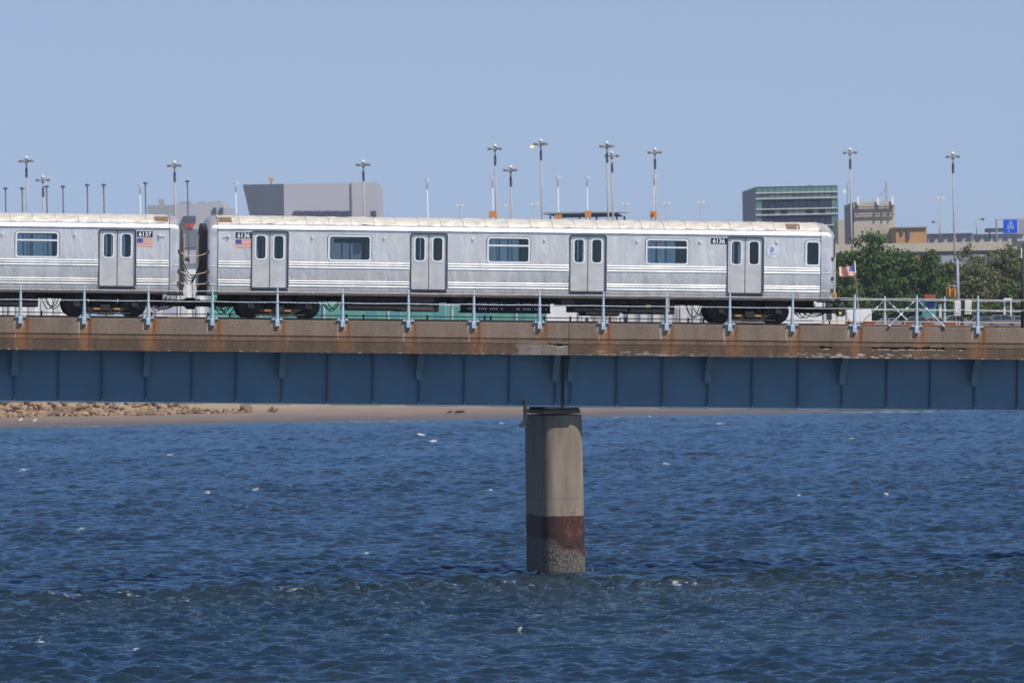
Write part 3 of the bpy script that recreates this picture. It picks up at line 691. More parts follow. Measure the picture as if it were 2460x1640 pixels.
# ------------------------------------------------------------------ railing
def build_post(far=False):
    h = LZ(823, 693.5, 0)
    r = empty('railing_post')
    mb = MB(); mb.tube([(0,0,-.02),(0,0,.25),(0,0,.7),(0,0,h-.05),(0,0,h-.015),(0,0,h)], [.068,.060,.047,.034,.027,.010], 14); mb.build('shaft', M['postblue'], r, True, R(50))
    mb = MB(); mb.bbox(-.074, .074, -.085, .06, -.23, -.0015, .012); mb.build('socket', M['postblue'], r)
    mb = MB(); mb.bbox(-.22, .22, -.06, .12, .001, .026, .008); mb.build('flange_plate', M['postblue'], r)
    for sx in (-.135, .135):
        mb = MB(); mb.tube([(sx,-.01,.027),(sx,-.01,.045),(sx,-.01,.05),(sx,-.01,.10)], [.05,.045,.018,.012], 8); mb.build('bolt', M['postblue'], r)
    return r
ordn = ['first','second','third','fourth','fifth','sixth','seventh','eighth','ninth','tenth','eleventh','twelfth','thirteenth','fourteenth','fifteenth','sixteenth']
PY = .0
proto = build_post()
for i, x in enumerate(posts_x):
    p = proto if i == 0 else link_copy(proto)
    p.matrix_world = bm_at(x, PY-.02, 0)
    tag(p, f'tapered pale blue railing post on the near concrete edge, {ordn[i]} from the left', 'railing post', 'railing posts along the near bridge edge')
    if posts_u[i] in (1449, 1601, 2202):
        for z in ((.94, .60) if posts_u[i] == 1449 else (.93, .57, .42) if posts_u[i] == 1601 else (.95,)):
            MB().tube([(0,0,z-.012),(0,0,z+.012)], .066-.035*z, 12).build('tape_band', M['tape'], p)
    if posts_u[i] == 1601:
        MB().tube([(.075,-.03,.42),(.075,-.03,.93)], .022, 8).build('cable_conduit', M['board'], p)
far_x = [x for x in posts_x]
far_vis = []
for i, x in enumerate(far_x):
    p = link_copy(proto); p.matrix_world = bm_at(x, W-.1, 0)
    for ch in list(p.children):
        if ch.name.startswith('socket'): bpy.data.objects.remove(ch)
    tag(p, f'pale blue railing post on the far bridge edge behind the track, {ordn[i]} from the left', 'railing post', 'railing posts along the far bridge edge')
def build_cable(y, z, name, label, x0, x1, rad):
    root = empty(name, bm_at(x0, y, z)); tag(root, label, 'cable', 'railing wire ropes')
    for st in range(2):
        pts = []; x = 0; k = 0
        while x <= x1-x0:
            a = 2*math.pi*x/.15+math.pi*st
            sag = -.012*math.sin(math.pi*((x+x0-posts_x[0]) % 2.28)/2.28)
            pts.append((x, rad*.75*math.cos(a), sag+rad*.75*math.sin(a))); x += .0215
        MB().tube(pts, rad*.62, 5).build('strand', M['cable'], root, True)
xa, xb = LX(-120, 700, 0), LX(2580, 760, 0)
zc1, zc2 = LZ(823, 702.5, 0), LZ(823, 727.5, 0)
build_cable(-.06, zc1, 'upper_wire_rope', 'upper twisted wire rope strung along the near railing posts', xa, xb, .0115)
build_cable(-.07, zc2, 'lower_wire_rope', 'lower twisted wire rope strung along the near railing posts', xa, xb, .012)
build_cable(W-.16, zc1-.01, 'upper_wire_rope', 'upper twisted wire rope strung along the far railing posts', xa, xb, .0105)
build_cable(W-.17, zc2-.01, 'lower_wire_rope', 'lower twisted wire rope strung along the far railing posts', xa, xb, .0105)
def build_rod(u0_, v0_, u1_, v1_, y, label):
    x0, z0 = L(u0_, v0_, y); x1, z1 = L(u1_, v1_, y)
    root = empty('brace_rod', bm_at(x1, y, z1)); tag(root, label, 'brace rod', 'diagonal railing brace rods')
    a = Vector((x0-x1, 0, z0-z1))
    P = lambda t: a*(1-t)
    MB().tube([P(0), P(.30)], .012, 6).build('thin_rod', M['rod'], root, True)
    MB().tube([P(.24), P(.30), P(.40), P(.42)], [.014,.034,.034,.02], 8).build('turnbuckle', M['rod'], root, True)
    MB().tube([P(.42), P(.60), P(.9), P(1)], [.016,.026,.028,.02], 8).build('thick_rod', M['rod'], root, True)
    MB().tube([P(.90), P(.95)], .045, 8).build('end_eye', M['rod'], root, True)
build_rod(2198, 722, 2132, 787, -.05, 'galvanised brace rod running down left from the near post beside the crossing braces')
build_rod(2206, 722, 2272, 788, -.05, 'galvanised brace rod running down right from the near post towards the grey cabinets')
build_rod(2124, 722, 2066, 778, W-.12, 'galvanised brace rod on the far edge running down left from its post')
build_rod(2132, 722, 2180, 770, W-.12, 'galvanised brace rod on the far edge running down right from its post')

# ------------------------------------------------------------------ track
def build_track():
    x0, x1 = XL, XR
    root = empty('railway_track', bm_at(0, 3.6, -.16)); tag(root, 'railway track with rusty rails and tan third rail cover on the bridge deck', 'track')
    dz = .16
    zr = .085
    for y in (-.72, .72):
        mb = MB(); pr = [(-.075,-.06),(.075,-.06),(.075,-.045),(.012,-.02),(.012,zr-.045),(.037,zr-.03),(.037,zr),(-.037,zr),(-.037,zr-.03),(-.012,zr-.045),(-.012,-.02),(-.075,-.045)]
        mb.prism([(p[0]+y, p[1]+dz) for p in pr], x0, x1, 'x'); mb.build('running_rail', M['rail'], root)
    tie = MB().box(-.11, .11, -1.35, 1.35, .002, .095).build('tie', M['tie'], root)
    x = x0+.3; tie.location.x = x; k = 0
    while x < x1-.6:
        x += .56; o = tie.copy(); COL.objects.link(o); o.parent = root; o.location.x = x
    MB().box(x0, x1, -1.62, -1.45, .002, .085).build('guard_timber', M['tie'], root)
    # third rail cover board and its brackets on the far side of the track
    zc = LZ(1900, 779-9.5, 5.1)-.0
    zc = LZ(2150, 772, 5.1)
    MB().bbox(x0, x1, 1.42, 1.58, zc+dz-.022, zc+dz+.012, .006).build('third_rail_cover', M['board'], root)
    MB().box(x0, x1, 1.47, 1.53, dz-.06+.01, dz+.0+.06).build('third_rail', M['rail'], root)
    br = MB().box(-.03, .03, 1.585, 1.63, .003, zc+dz+.05); br.box(-.03, .03, 1.425, 1.63, zc+dz+.013, zc+dz+.03); b0 = br.build('cover_bracket', M['darkpost'], root)
    us = [100,193,365,500,553,833,874,1027,1165,1180,1308,1371,1466,1504,1654,1691,1994,2040,2170]
    for i, u in enumerate(us):
        o = b0 if i == 0 else b0.copy()
        if i: COL.objects.link(o); o.parent = root
        o.location.x = LX(u, 760, 5.1)
    # red blocks beside the far rail
    for i, (a, b) in enumerate(((2032, 2048), (2075, 2101), (2178, 2198), (2216, 2238), (2269, 2291))):
        xa_, xb_ = LX(a, 777, 5.8), LX(b, 777, 5.8); zb, zt = LZ((a+b)/2, 782, 5.8), LZ((a+b)/2, 774, 5.8)
        r = empty('red_cable_box', bm_at((xa_+xb_)/2, 5.8, zb-.1)); tag(r, f'small rust-red box beside the far rail beyond the train, {ordn[i]} from the left', 'box', 'red boxes beside the far rail')
        MB().bbox(-(xb_-xa_)/2, (xb_-xa_)/2, -.12, .12, 0, zt-zb+.1, .01).build('housing', M['redbox'], r)
        MB().bbox(-(xb_-xa_)/2-.01, (xb_-xa_)/2+.01, -.13, .13, zt-zb+.101, zt-zb+.12, .005).build('lid', M['redbox'], r)
build_track()
def build_cabinets():
    y = W-.9
    for i, (a, b, v0, v1) in enumerate(((2291, 2307, 723, 759), (2316, 2333, 721, 755))):
        x0, x1 = LX(a, 740, y), LX(b, 740, y); z0, z1 = LZ(2312, v1, y), LZ(2312, v0, y)
        r = empty('signal_cabinet', bm_at((x0+x1)/2, y, 0.0)); tag(r, ['left grey signal cabinet on short pipes beyond the train', 'right grey signal cabinet fixed to the dark post beyond the train'][i], 'cabinet', 'trackside cabinets')
        h = (x1-x0)/2
        MB().bbox(-h, h, -.11, .11, z0, z1, .015).build('case', M['cabinet'], r)
        MB().bbox(-h+.015, h-.015, -.128, -.111, z0+.10, z1-.02, .006).build('door', M['cabinet'], r)
        MB().bbox(h-.05, h-.03, -.145, -.129, z0+.22, z0+.28, .004).build('handle', M['trim'], r)
        for sx in (-.08, .05):
            MB().tube([(sx, 0, z0+.01), (sx+.01, 0, z0-.12), (sx, 0, -.16)] if i == 0 else [(sx, 0, z0+.01), (sx, 0, z0-.04), (-.16, 0, z0-.10)], .022, 8).build('conduit', M['darkpost'], r, True)
    x = LX(2311.5, 740, y); r = empty('cabinet_post', bm_at(x, y, -.16)); tag(r, 'dark upright post between the two grey signal cabinets', 'post')
    MB().bbox(-.055, .055, -.05, .05, 0, LZ(2312, 720, y)+.16, .01).build('upright', M['darkpost'], r); MB().box(-.1, .1, -.1, .1, 0, .03).build('base_plate', M['darkpost'], r)
    y = 1.9; x = LX(2457, 700, y); zt = LZ(2457, 586, y); r = empty('trackside_pole', bm_at(x, y, -.16)); tag(r, 'tall dark trackside pole with a short arm at the right edge', 'pole')
    MB().tube([(0,0,0),(0,0,zt+.16)], [.06,.05], 10).build('shaft', M['darkpost'], r, True)
    za = LZ(2440, 594, y)+.16; MB().bbox(-.22, .04, -.02, .02, za-.02, za+.02, .008).build('arm', M['darkpost'], r)
    MB().bbox(-.09, -.05, -.06, -.02, za-.4, za-.03, .01).build('reflector_strip', M['white'], r)
build_cabinets()

# ------------------------------------------------------------------ subway cars
TY = 3.6; HWID = 1.52
ZF = {'roof': 3.76, 'seam': 3.44, 'eave': 3.26, 'dt': 3.17, 'db': 1.16, 'bot': .90, 'wt': 3.07, 'wb': 2.16}
CL = 22.75
DOORS = [2.247, 8.0, 13.78, 19.52]; WINS = [5.13, 10.89, 16.66]; DW = .645; WW = .765
CABW = (21.73, 22.25)
def prof(z):
    """half width of the side at height z"""
    if z < 1.05: return HWID-.055-.09*((1.05-z)/.15)**2
    if z < 1.9: return HWID-.055+.055*(z-1.05)/.85
    return HWID-.03*max(0, z-2.2)
ROOFP = [(0,3.76),(.35,3.752),(.7,3.715),(.98,3.645),(1.18,3.545),(1.30,3.455)]
EAVEP = [(1.305,3.452),(1.37,3.436),(1.43,3.405),(1.47,3.36),(1.492,3.31),(1.50,3.262)]
def make_car(label, flip, number, plates, transoms, marker):
    """car built with its B end at x=0, length CL along +x; flip mirrors it about that end; y=0 is the track centre, near side at -y"""
    sg = -1 if flip else 1
    root = empty('subway_car'); tag(root, label, 'subway car', 'coupled subway cars')
    def P(mb, name, m, parent=None, smooth=False, autos=R(35)):
        if flip: mb.v = [(-p[0], p[1], p[2]) for p in mb.v]
        return mb.build(name, m, parent or root, smooth, autos)
    xB, xA = .37, CL-.47
    # side walls with openings
    for side in (-1, 1):
        zl = [ZF['bot'], .93, .97, 1.05, ZF['db'], 1.5, 1.9, ZF['wb'], 2.6, ZF['wt'], ZF['dt'], ZF['eave']-.012]
        xl = sorted(set([xB, xA] + [d+s*DW for d in DOORS for s in (-1,1)] + [w_+s*WW for w_ in WINS for s in (-1,1)] + list(CABW)))
        mb = MB(); vs = [(x, side*prof(z), z) for z in zl for x in xl]; n = len(xl); fs = []
        for i in range(len(zl)-1):
            for j in range(n-1):
                xc, zc = (xl[j]+xl[j+1])/2, (zl[i]+zl[i+1])/2
                if any(abs(xc-d) < DW for d in DOORS) and ZF['db'] < zc < ZF['dt']: continue
                if ZF['wb'] < zc < ZF['wt'] and (any(abs(xc-w_) < WW for w_ in WINS) or CABW[0] < xc < CABW[1]): continue
                fs.append((i*n+j, i*n+j+1, (i+1)*n+j+1, (i+1)*n+j))
        mb.add(vs, fs)
        P(mb, 'side_wall' if side < 0 else 'far_side_wall', M['steel'], None, True, R(25))
    # inner lining, floor, ceiling (dark)
    mb = MB(); mb.box(xB, xA, -1.4, 1.4, 1.05, 1.12); P(mb, 'floor', M['under'])
    mb = MB(); mb.box(xB, xA, -1.35, 1.35, 3.22, 3.26); P(mb, 'ceiling', M['inside'])
    mb = MB(); mb.box(xB+.02, xB+.06, -1.4, 1.4, 1.13, 3.2); mb.box(xA-1.25, xA-1.2, -1.4, 1.4, 1.13, 3.2); P(mb, 'bulkhead', M['inside'])
    for w_ in WINS:
        for s in (-1, 1):
            mb = MB(); mb.bbox(w_-1.6, w_+1.6, s*1.35, s*.95, 1.45, 1.55, .03); mb.bbox(w_-1.6, w_+1.6, s*1.42, s*1.34, 1.55, 2.05, .03); P(mb, 'seat', M['seat'])
        mb = MB(); mb.tube([(w_+.15, 0, 1.12), (w_+.15, 0, 3.22)], .02, 8); P(mb, 'grab_pole', M['pole'], None, True)
    # eaves, drip rail
    for side in (-1, 1):
        mb = MB(); vs = []; nxs = 24; m_ = len(EAVEP)
        for i in range(nxs+1):
            x = xB+(xA-xB)*i/nxs
            for y, z in EAVEP: vs.append((x, side*(y+.004*mnoise.noise((x*1.3, side, z*3))), z))
        fs = [(i*m_+j, (i+1)*m_+j, (i+1)*m_+j+1, i*m_+j+1) for i in range(nxs) for j in range(m_-1)]
        mb.add(vs, fs); P(mb, 'eave' if side < 0 else 'far_eave', M['eave'], None, True)
        mb = MB(); mb.bbox(xB, xA, side*1.498, side*1.535, 3.249, 3.262, .003); P(mb, 'drip_rail', M['eave'])
        mb = MB(); mb.box(xB, xA, side*1.490, side*1.512, 3.228, 3.2475); P(mb, 'drip_shadow_gap', M['rubber'])
    # roof panels, each slightly dented, with raised seams
    rr = random.Random(number); npan = 27; x0 = xB
    vents = [(.41, .89), (CL-1.69, CL-1.19)]
    pw = (xA-xB)/npan
    full = [(-y, z) for y, z in ROOFP[::-1]] + ROOFP[1:]
    for i in range(npan):
        a, b = xB+i*pw+.004, xB+(i+1)*pw-.004
        nx, vs = 8, []
        # finer profile
        pf = []
        for k in range(len(full)-1):
            for q in range(3): t = q/3; pf.append((full[k][0]*(1-t)+full[k+1][0]*t, full[k][1]*(1-t)+full[k+1][1]*t))
        pf.append(full[-1])
        sd_ = rr.random()*50
        for ix in range(nx+1):
            x = a+(b-a)*ix/nx; ed = math.sin(math.pi*ix/nx)
            for y, z in pf:
                dz = .040*ed*mnoise.noise((x*2.6, y*4.2, sd_)) + .020*mnoise.noise((x*6, y*9, sd_))*ed
                vs.append((x, y, z+dz-.006*ed))
        m_ = len(pf); fs = [(ix*m_+j, (ix+1)*m_+j, (ix+1)*m_+j+1, ix*m_+j+1) for ix in range(nx) for j in range(m_-1)]
        P(MB().add(vs, fs), 'roof_panel', M['roof'], None, True, R(60))
        mb = MB(); seam = [(y*1.002, z+.012) for y, z in full]
        vv = []; 
        for y, z in seam: vv += [(b-.018, y, z+.010), (b+.018, y, z+.010), (b-.018, y, z-.03), (b+.018, y, z-.03)]
        ff = []
        for k in range(len(seam)-1):
            o_ = 4*k; ff += [(o_, o_+4, o_+5, o_+1), (o_, o_+2, o_+6, o_+4), (o_+1, o_+5, o_+7, o_+3)]
        P(mb.add(vv, ff), 'roof_seam', M['roof'])
    for (a, b) in vents:                                         # recessed air intakes on the near roof slope
        mb = MB(); vv = [(a, -1.255, 3.515), (b, -1.255, 3.515), (b, -1.00, 3.665), (a, -1.00, 3.665)]
        vv += [(p[0], p[1]+.0, p[2]-.12) for p in vv]
        mb.add(vv, [(0,1,2,3),(7,6,5,4),(0,4,5,1),(1,5,6,2),(2,6,7,3),(3,7,4,0)]); P(mb, 'roof_vent', M['vent'])
        mb = MB(); mb.add([(a-.03, -.985, 3.672), (b+.03, -.985, 3.672), (b+.03, -.95, 3.69), (a-.03, -.95, 3.69), (a-.03, -1.02, 3.69), (b+.03, -1.02, 3.69)], [(0,1,5,4),(4,5,2,3),(0,3,2,1)]); P(mb, 'vent_hood', M['roof'])
    # end caps: cross-section carried out to a bowed end
    sec = [(y, z) for y, z in ROOFP] + EAVEP[1:] + [(prof(z), z) for z in (3.15, 2.7, 2.2, 1.9, 1.5, 1.05, .97, .93, .90)]
    sec = [(-y, z) for y, z in sec[::-1]] + sec[1:]
    for end in (0, 1):
        xs_, xe = (xB, 0.) if end == 0 else (xA, CL); dr = -1 if end == 0 else 1
        bow = .24
        rings = [(0, 0), (.45, 0.002), (.72, .012), (.86, .04), (.94, .085), (1.0, .17)]
        vs = []; m_ = len(sec)
        for t, ins in rings:
            for y, z in sec:
                k = 1-ins/1.52*(.55); zz = z
                if z > 2.6: zz = z-(t**3)*max(0, z-2.95)*.20-ins*.9*max(0, z-2.9)
                vs.append((xs_+(xe-xs_)*t, y*k, zz))
        last = len(vs)-m_
        fs = [(i*m_+j, i*m_+j+1, (i+1)*m_+j+1, (i+1)*m_+j) for i in range(len(rings)-1) for j in range(m_-1)]
        P(MB().add(vs, fs), 'end_cap', M['steel_cap'], None, True, R(40))
        # bowed end wall
        ring = vs[last:]; NY = 16
        zs_ = [.90, 1.2, 1.6, 2.0, 2.4, 2.8, 3.0, 3.15, 3.25, 3.33, 3.40, 3.46, 3.51, 3.56]
        def hw(z):
            pts = sorted([(p[2], p[1]) for p in ring if p[1] >= 0]);
            if z <= pts[0][0]: return pts[0][1]
            for q0, q1 in zip(pts[:-1], pts[1:]):
                if q0[0] <= z <= q1[0] and q1[0] > q0[0]: return q0[1]+(q1[1]-q0[1])*(z-q0[0])/(q1[0]-q0[0])
            return 0.05
        zm = max(p[2] for p in ring); zs_ = [z for z in zs_ if z < zm-.01]+[zm]
        vv = []
        for z in zs_:
            h_ = hw(z) if z < zm else .15
            for q in range(NY+1):
                c = -1+2*q/NY; vv.append((xe+dr*bow*(1-abs(c)**2.2)*(1-.35*max(0, (z-2.9)/.7)), c*h_, z))
        ff = [(i*(NY+1)+q, i*(NY+1)+q+1, (i+1)*(NY+1)+q+1, (i+1)*(NY+1)+q) for i in range(len(zs_)-1) for q in range(NY)]
        P(MB().add(vv, ff), 'end_wall', M['steel_cap'] if end else mat('end_wall_shade', (.062, .055, .052), .7, 0), None, True, R(40))  # B end wall coloured darker to stand for the shade on it
        mb = MB(); xx = xs_+(.0 if end == 0 else 0); sc = [(y*1.004, z) for y, z in sec]
        vq = []
        for y, z in sc: vq += [(xx-.012, y*1.003, z+.006), (xx+.012, y*1.003, z+.006)]
        P(MB().add(vq, [(2*j, 2*j+1, 2*j+3, 2*j+2) for j in range(m_-1)]), 'end_seam', M['trim'])
        for z in (2.01, 1.345):                                     # one rib wraps on to the cap
            mb = MB(); mb.bbox(min(xs_, xe)+.03, max(xs_, xe)-.08, -prof(z)-.012, -prof(z)+.01, z-.008-.09, z+.008-.09, .004); P(mb, 'cap_rib', M['rib'])
        for z in (2.43, 1.72, 1.28):                                # chain brackets on the corner
            mb = MB(); mb.bbox(xe-dr*.09, xe+dr*.02, -1.50, -1.40, z-.07, z+.07, .01); P(mb, 'chain_bracket', M['brownbox'])
        mb = MB(); mb.bbox(xe+dr*.17, xe+dr*.26, -.42, .42, 1.15, 3.05, .02); P(mb, 'end_door', M['steel_door'])
    # end handrails and lamp fittings on the A end
    for y in (-1.25, -.75, .75):
        mb = MB(); mb.tube([(CL+.02, y, 1.45), (CL+.17+.1*(y > -1), y, 1.48), (CL+.17+.1*(y > -1), y, 2.0), (CL+.02, y, 2.03)], .013, 6); P(mb, 'handrail', M['trim'], None, True)
    mb = MB(); mb.bbox(CL+.02, CL+.10, -1.30, -1.18, 2.5, 3.2, .02); P(mb, 'marker_panel', M['trim'])
    mb = MB(); mb.bbox(CL+.0, CL+.16, -1.40, -1.22, 1.02, 1.20, .02); P(mb, 'tail_lamp', M['orange'])
    mb = MB(); mb.bbox(CL+.1, CL+.35, -.9, .9, .88, 1.0, .02); P(mb, 'anticlimber', M['under'])
    # ribs
    segs = []; c = xB+.03
    for d in DOORS: segs.append((c, d-DW-.05)); c = d+DW+.05
    segs.append((c, xA-.03))
    for z in (2.085, 2.005, 1.91, 1.418, 1.343, 1.245):
        for a, b in segs:
            mb = MB(); y = -prof(z); vs = []; N = 6
            pr = [(y+.006, z-.018), (y-.026, z-.014), (y-.031, z-.004), (y-.024, z+.008), (y+.006, z+.016)]
            mb.prism(pr, a, b, 'x'); P(mb, 'rib', M['rib'], None, False)
    # doors
    for d in DOORS:
        for side in (-1, 1):
            y0 = side*(prof(2.0)-.055)
            fr = MB(); o_ = rrect(d-DW-.035, d+DW+.035, ZF['db']-.035, ZF['dt']+.03, .10, 4); i_ = rrect(d-DW+.012, d+DW-.012, ZF['db']+.0, ZF['dt']-.02, .07, 4)
            fr.ring(o_, i_, side*(prof(2.)+.010), y0+side*(-.03)); dfr = P(fr, 'door_frame', M['trim'] if side < 0 else M['steel'])
            if side < 0:
                th = MB(); th.bbox(d-DW-.03, d+DW+.03, -prof(1.1)-.03, -prof(1.1)+.03, ZF['db']-.10, ZF['db']-.045, .01); P(th, 'door_sill', M['trim'])
            for s in (-1, 1):
                a, b = (d-DW+.014, d-.014) if s < 0 else (d+.014, d+DW-.014)
                wa, wb_ = (a+b)/2-.165, (a+b)/2+.165
                lf = MB(); lf.ring(rrect(a, b, ZF['db']+.01, ZF['dt']-.03, .012, 2), rrect(wa, wb_, 2.20, 3.03, .10, 2), y0, y0-side*.035)
                leaf = P(lf, 'door_leaf' if side < 0 else 'far_door_leaf', M['steel_door'])
                rg = MB(); rg.ring(rrect(wa-.055, wb_+.055, 2.15, 3.08, .14, 5), rrect(wa-.0, wb_+.0, 2.205, 3.025, .10, 5), y0+side*.012, y0+side*.0005)
                if side < 0: P(rg, 'window_rim', M['rim'], leaf)
                gl = MB(); gl.box(wa-.02, wb_+.02, y0-side*.020, y0-side*.024, 2.18, 3.05); P(gl, 'window_pane', M['glass'], leaf)
            if side < 0:
                mb = MB(); mb.box(d-.013, d+.013, y0-.004, y0+.03, ZF['db']+.01, ZF['dt']-.02); P(mb, 'door_seal', M['rubber'])
    # side windows
    for wi, w_ in enumerate(WINS):
        for side in (-1, 1):
            y = side*prof(2.6)
            o_ = rrect(w_-WW-.02, w_+WW+.02, ZF['wb']-.02, ZF['wt']+.02, .12, 5); i_ = rrect(w_-WW+.045, w_+WW-.045, ZF['wb']+.045, ZF['wt']-.045, .08, 5)
            k = P(MB().ring(rrect(w_-WW-.04, w_+WW+.04, ZF['wb']-.04, ZF['wt']+.04, .14, 5), o_, y+side*.010, y-side*.03), 'window_gasket', M['rubber'])
            fr = P(MB().ring(o_, i_, y+side*.022, y-side*.05), 'window_frame', M['rim'])
            gl = MB(); gl.box(w_-WW+.02, w_+WW-.02, y-side*.022, y-side*.027, ZF['wb']+.02, ZF['wt']-.02); P(gl, 'window_pane', M['glass'], fr)
            if side < 0 and transoms[wi]:
                mb = MB(); mb.bbox(w_-WW+.04, w_+WW-.04, y-.030, y+.02, 2.74, 2.80, .01); P(mb, 'transom_bar', M['rim'], fr)
            if side < 0 and not transoms[wi]:
                mb = MB(); mb.bbox(w_-WW+.2, w_+WW-.15, y+.06, y+.09, 2.80, 2.97, .01); P(mb, 'destination_sign', M['trim'], fr)
            mb = MB(); mb.box(w_-.02, w_+.02, side*1.40, side*1.42, 2.2, 3.0)
            if side > 0: P(mb, 'window_mullion', M['trim'])
    o_ = rrect(CABW[0]-.02, CABW[1]+.02, ZF['wb']-.02, ZF['wt']+.02, .11, 5); i_ = rrect(CABW[0]+.05, CABW[1]-.05, ZF['wb']+.06, ZF['wt']-.05, .07, 5)
    y = -prof(2.6)
    P(MB().ring(rrect(CABW[0]-.04, CABW[1]+.04, ZF['wb']-.04, ZF['wt']+.04, .13, 5), o_, y-.010, y+.03), 'cab_window_gasket', M['rubber'])
    fr = P(MB().ring(o_, i_, y-.012, y+.06), 'cab_window_frame', M['rim']); gl = MB(); gl.box(CABW[0], CABW[1], y+.022, y+.027, ZF['wb'], ZF['wt']); P(gl, 'cab_window_pane', M['glass'], fr)
    mb = MB(); mb.box(CABW[0], CABW[1], 1.49, 1.5, ZF['wb'], ZF['wt']); P(mb, 'far_cab_window_cover', M['inside'])
    # small lamps and speaker fittings
    for x, z, s in ((5.13-1.35, 2.98, .045), (5.13+1.25, 2.98, .045), (10.89-1.3, 2.98, .05), (10.89+1.3, 2.98, .045), (16.66-1.1, 2.98, .045), (16.66+1.2, 2.98, .05), (CL-2.08, 3.0, .05)):
        mb = MB(); mb.bbox(x-s*.8, x+s*.8, -prof(z)-.06, -prof(z)+.01, z-s, z+s, .015); P(mb, 'indicator_lamp', M['cabinet'])
    mb = MB(); mb.bbox(.55, .72, -prof(2.98)-.05, -prof(2.98)+.01, 2.955, 2.99, .01); mb.bbox(.70, .79, -prof(2.98)-.09, -prof(2.98)+.01, 2.93, 3.04, .02); P(mb, 'marker_fitting', M['cabinet'])
    # number plates, flags
    def X(x): return -x if flip else x
    for (xa_, xb_, za_, zb_) in plates:
        y = -prof(2.98)
        pl = P(MB().bbox(xa_, xb_, y-.012, y+.004, za_, zb_, .003), 'number_plate', M['black'])
        cx = X((xa_+xb_)/2)
        txt(str(number), .225, 0, pl, Matrix.Translation((cx, y-.016, za_+.03)) @ Matrix.Rotation(R(90), 4, 'X'), M['white'], 'car_number', bold=.0055, extr=.002)
    fx0, fx1, fz0, fz1 = marker
    y = -prof(2.7); fl = P(MB().box(fx0, fx1, y-.006, y+.004, fz0, fz1), 'flag_decal', M['fwhite'])
    mb = MB(); hh = (fz1-fz0)/13
    for k in range(0, 13, 2):
        xa_ = fx0+.001
        mb.box(xa_, fx1-.001, y-.0085, y-.0065, fz1-(k+1)*hh, fz1-k*hh)
    P(mb, 'red_stripes', M['fred'], fl)
    cx0, cx1 = (fx0, fx0+.38*(fx1-fx0)) if not flip else (fx1-.38*(fx1-fx0), fx1)
    P(MB().box(cx0, cx1, y-.012, y-.009, fz1-7*hh, fz1), 'blue_canton', M['fblue'], fl)
    # roundel emblem near the A end
    cx, cz = CL-2.08-.11, 2.70; r = .255
    ds = P(MB().prism([(cx+r*math.cos(t*math.pi/20), cz+r*math.sin(t*math.pi/20)) for t in range(40)], -prof(2.6)-.012, -prof(2.6)), 'roundel', M['disc'])
    P(MB().ring([(cx+(r+.012)*math.cos(t*math.pi/20), cz+(r+.012)*math.sin(t*math.pi/20)) for t in range(40)], [(cx+r*math.cos(t*math.pi/20), cz+r*math.sin(t*math.pi/20)) for t in range(40)], -prof(2.6)-.014, -prof(2.6)), 'roundel_rim', M['logo_pale'], ds)
    ym = -prof(2.6)-.0155
    ex_, ez_ = (cx-.095), cz+.04; ro, ri = .092, .052
    poly_o = [(ex_-.05, ez_+ro)]+[(ex_+ro*math.cos(t), ez_+ro*math.sin(t)) for t in [R(90-a) for a in range(0, 181, 12)]]+[(ex_-.05, ez_-ro)]
    poly_i = [(ex_-.035, ez_+ri)]+[(ex_+ri*math.cos(t), ez_+ri*math.sin(t)) for t in [R(90-a) for a in range(180, -1, -12)][::-1]]+[(ex_-.035, ez_-ri)]
    vv = [(p[0], ym, p[1]) for p in poly_o]+[(p[0], ym, p[1]) for p in poly_i]; nn = len(poly_o)
    P(MB().add(vv, [(k, k+1, nn+k+1, nn+k) for k in range(nn-1)]), 'emblem', M['logo_blue'], ds)
    txt('MTA', .055, 0, ds, Matrix.Translation((X(ex_+.0), ym-.002, ez_-.02)) @ Matrix.Rotation(R(90), 4, 'X'), M['logo_blue'], 'emblem_letters', bold=.002, extr=.001, shear=.2)
    txt('Metropolitan Transportation', .032, 0, ds, Matrix.Translation((X(ex_-.05) if not flip else X(ex_+.3), ym-.002, cz-.115)) @ Matrix.Rotation(R(90), 4, 'X'), M['logo_pale'], 'roundel_text', align='LEFT', bold=.001, extr=.001)
    txt('Authority', .032, 0, ds, Matrix.Translation((X(ex_-.05) if not flip else X(ex_+.3), ym-.002, cz-.155)) @ Matrix.Rotation(R(90), 4, 'X'), M['logo_pale'], 'roundel_text', align='LEFT', bold=.001, extr=.001)
    # underframe
    mb = MB(); mb.box(.3, CL-.3, -1.36, 1.36, .905, 1.045); P(mb, 'underframe', M['under'])
    mb = MB(); mb.box(.5, CL-.5, -.22, .22, .70, .904); P(mb, 'centre_sill', M['under'])
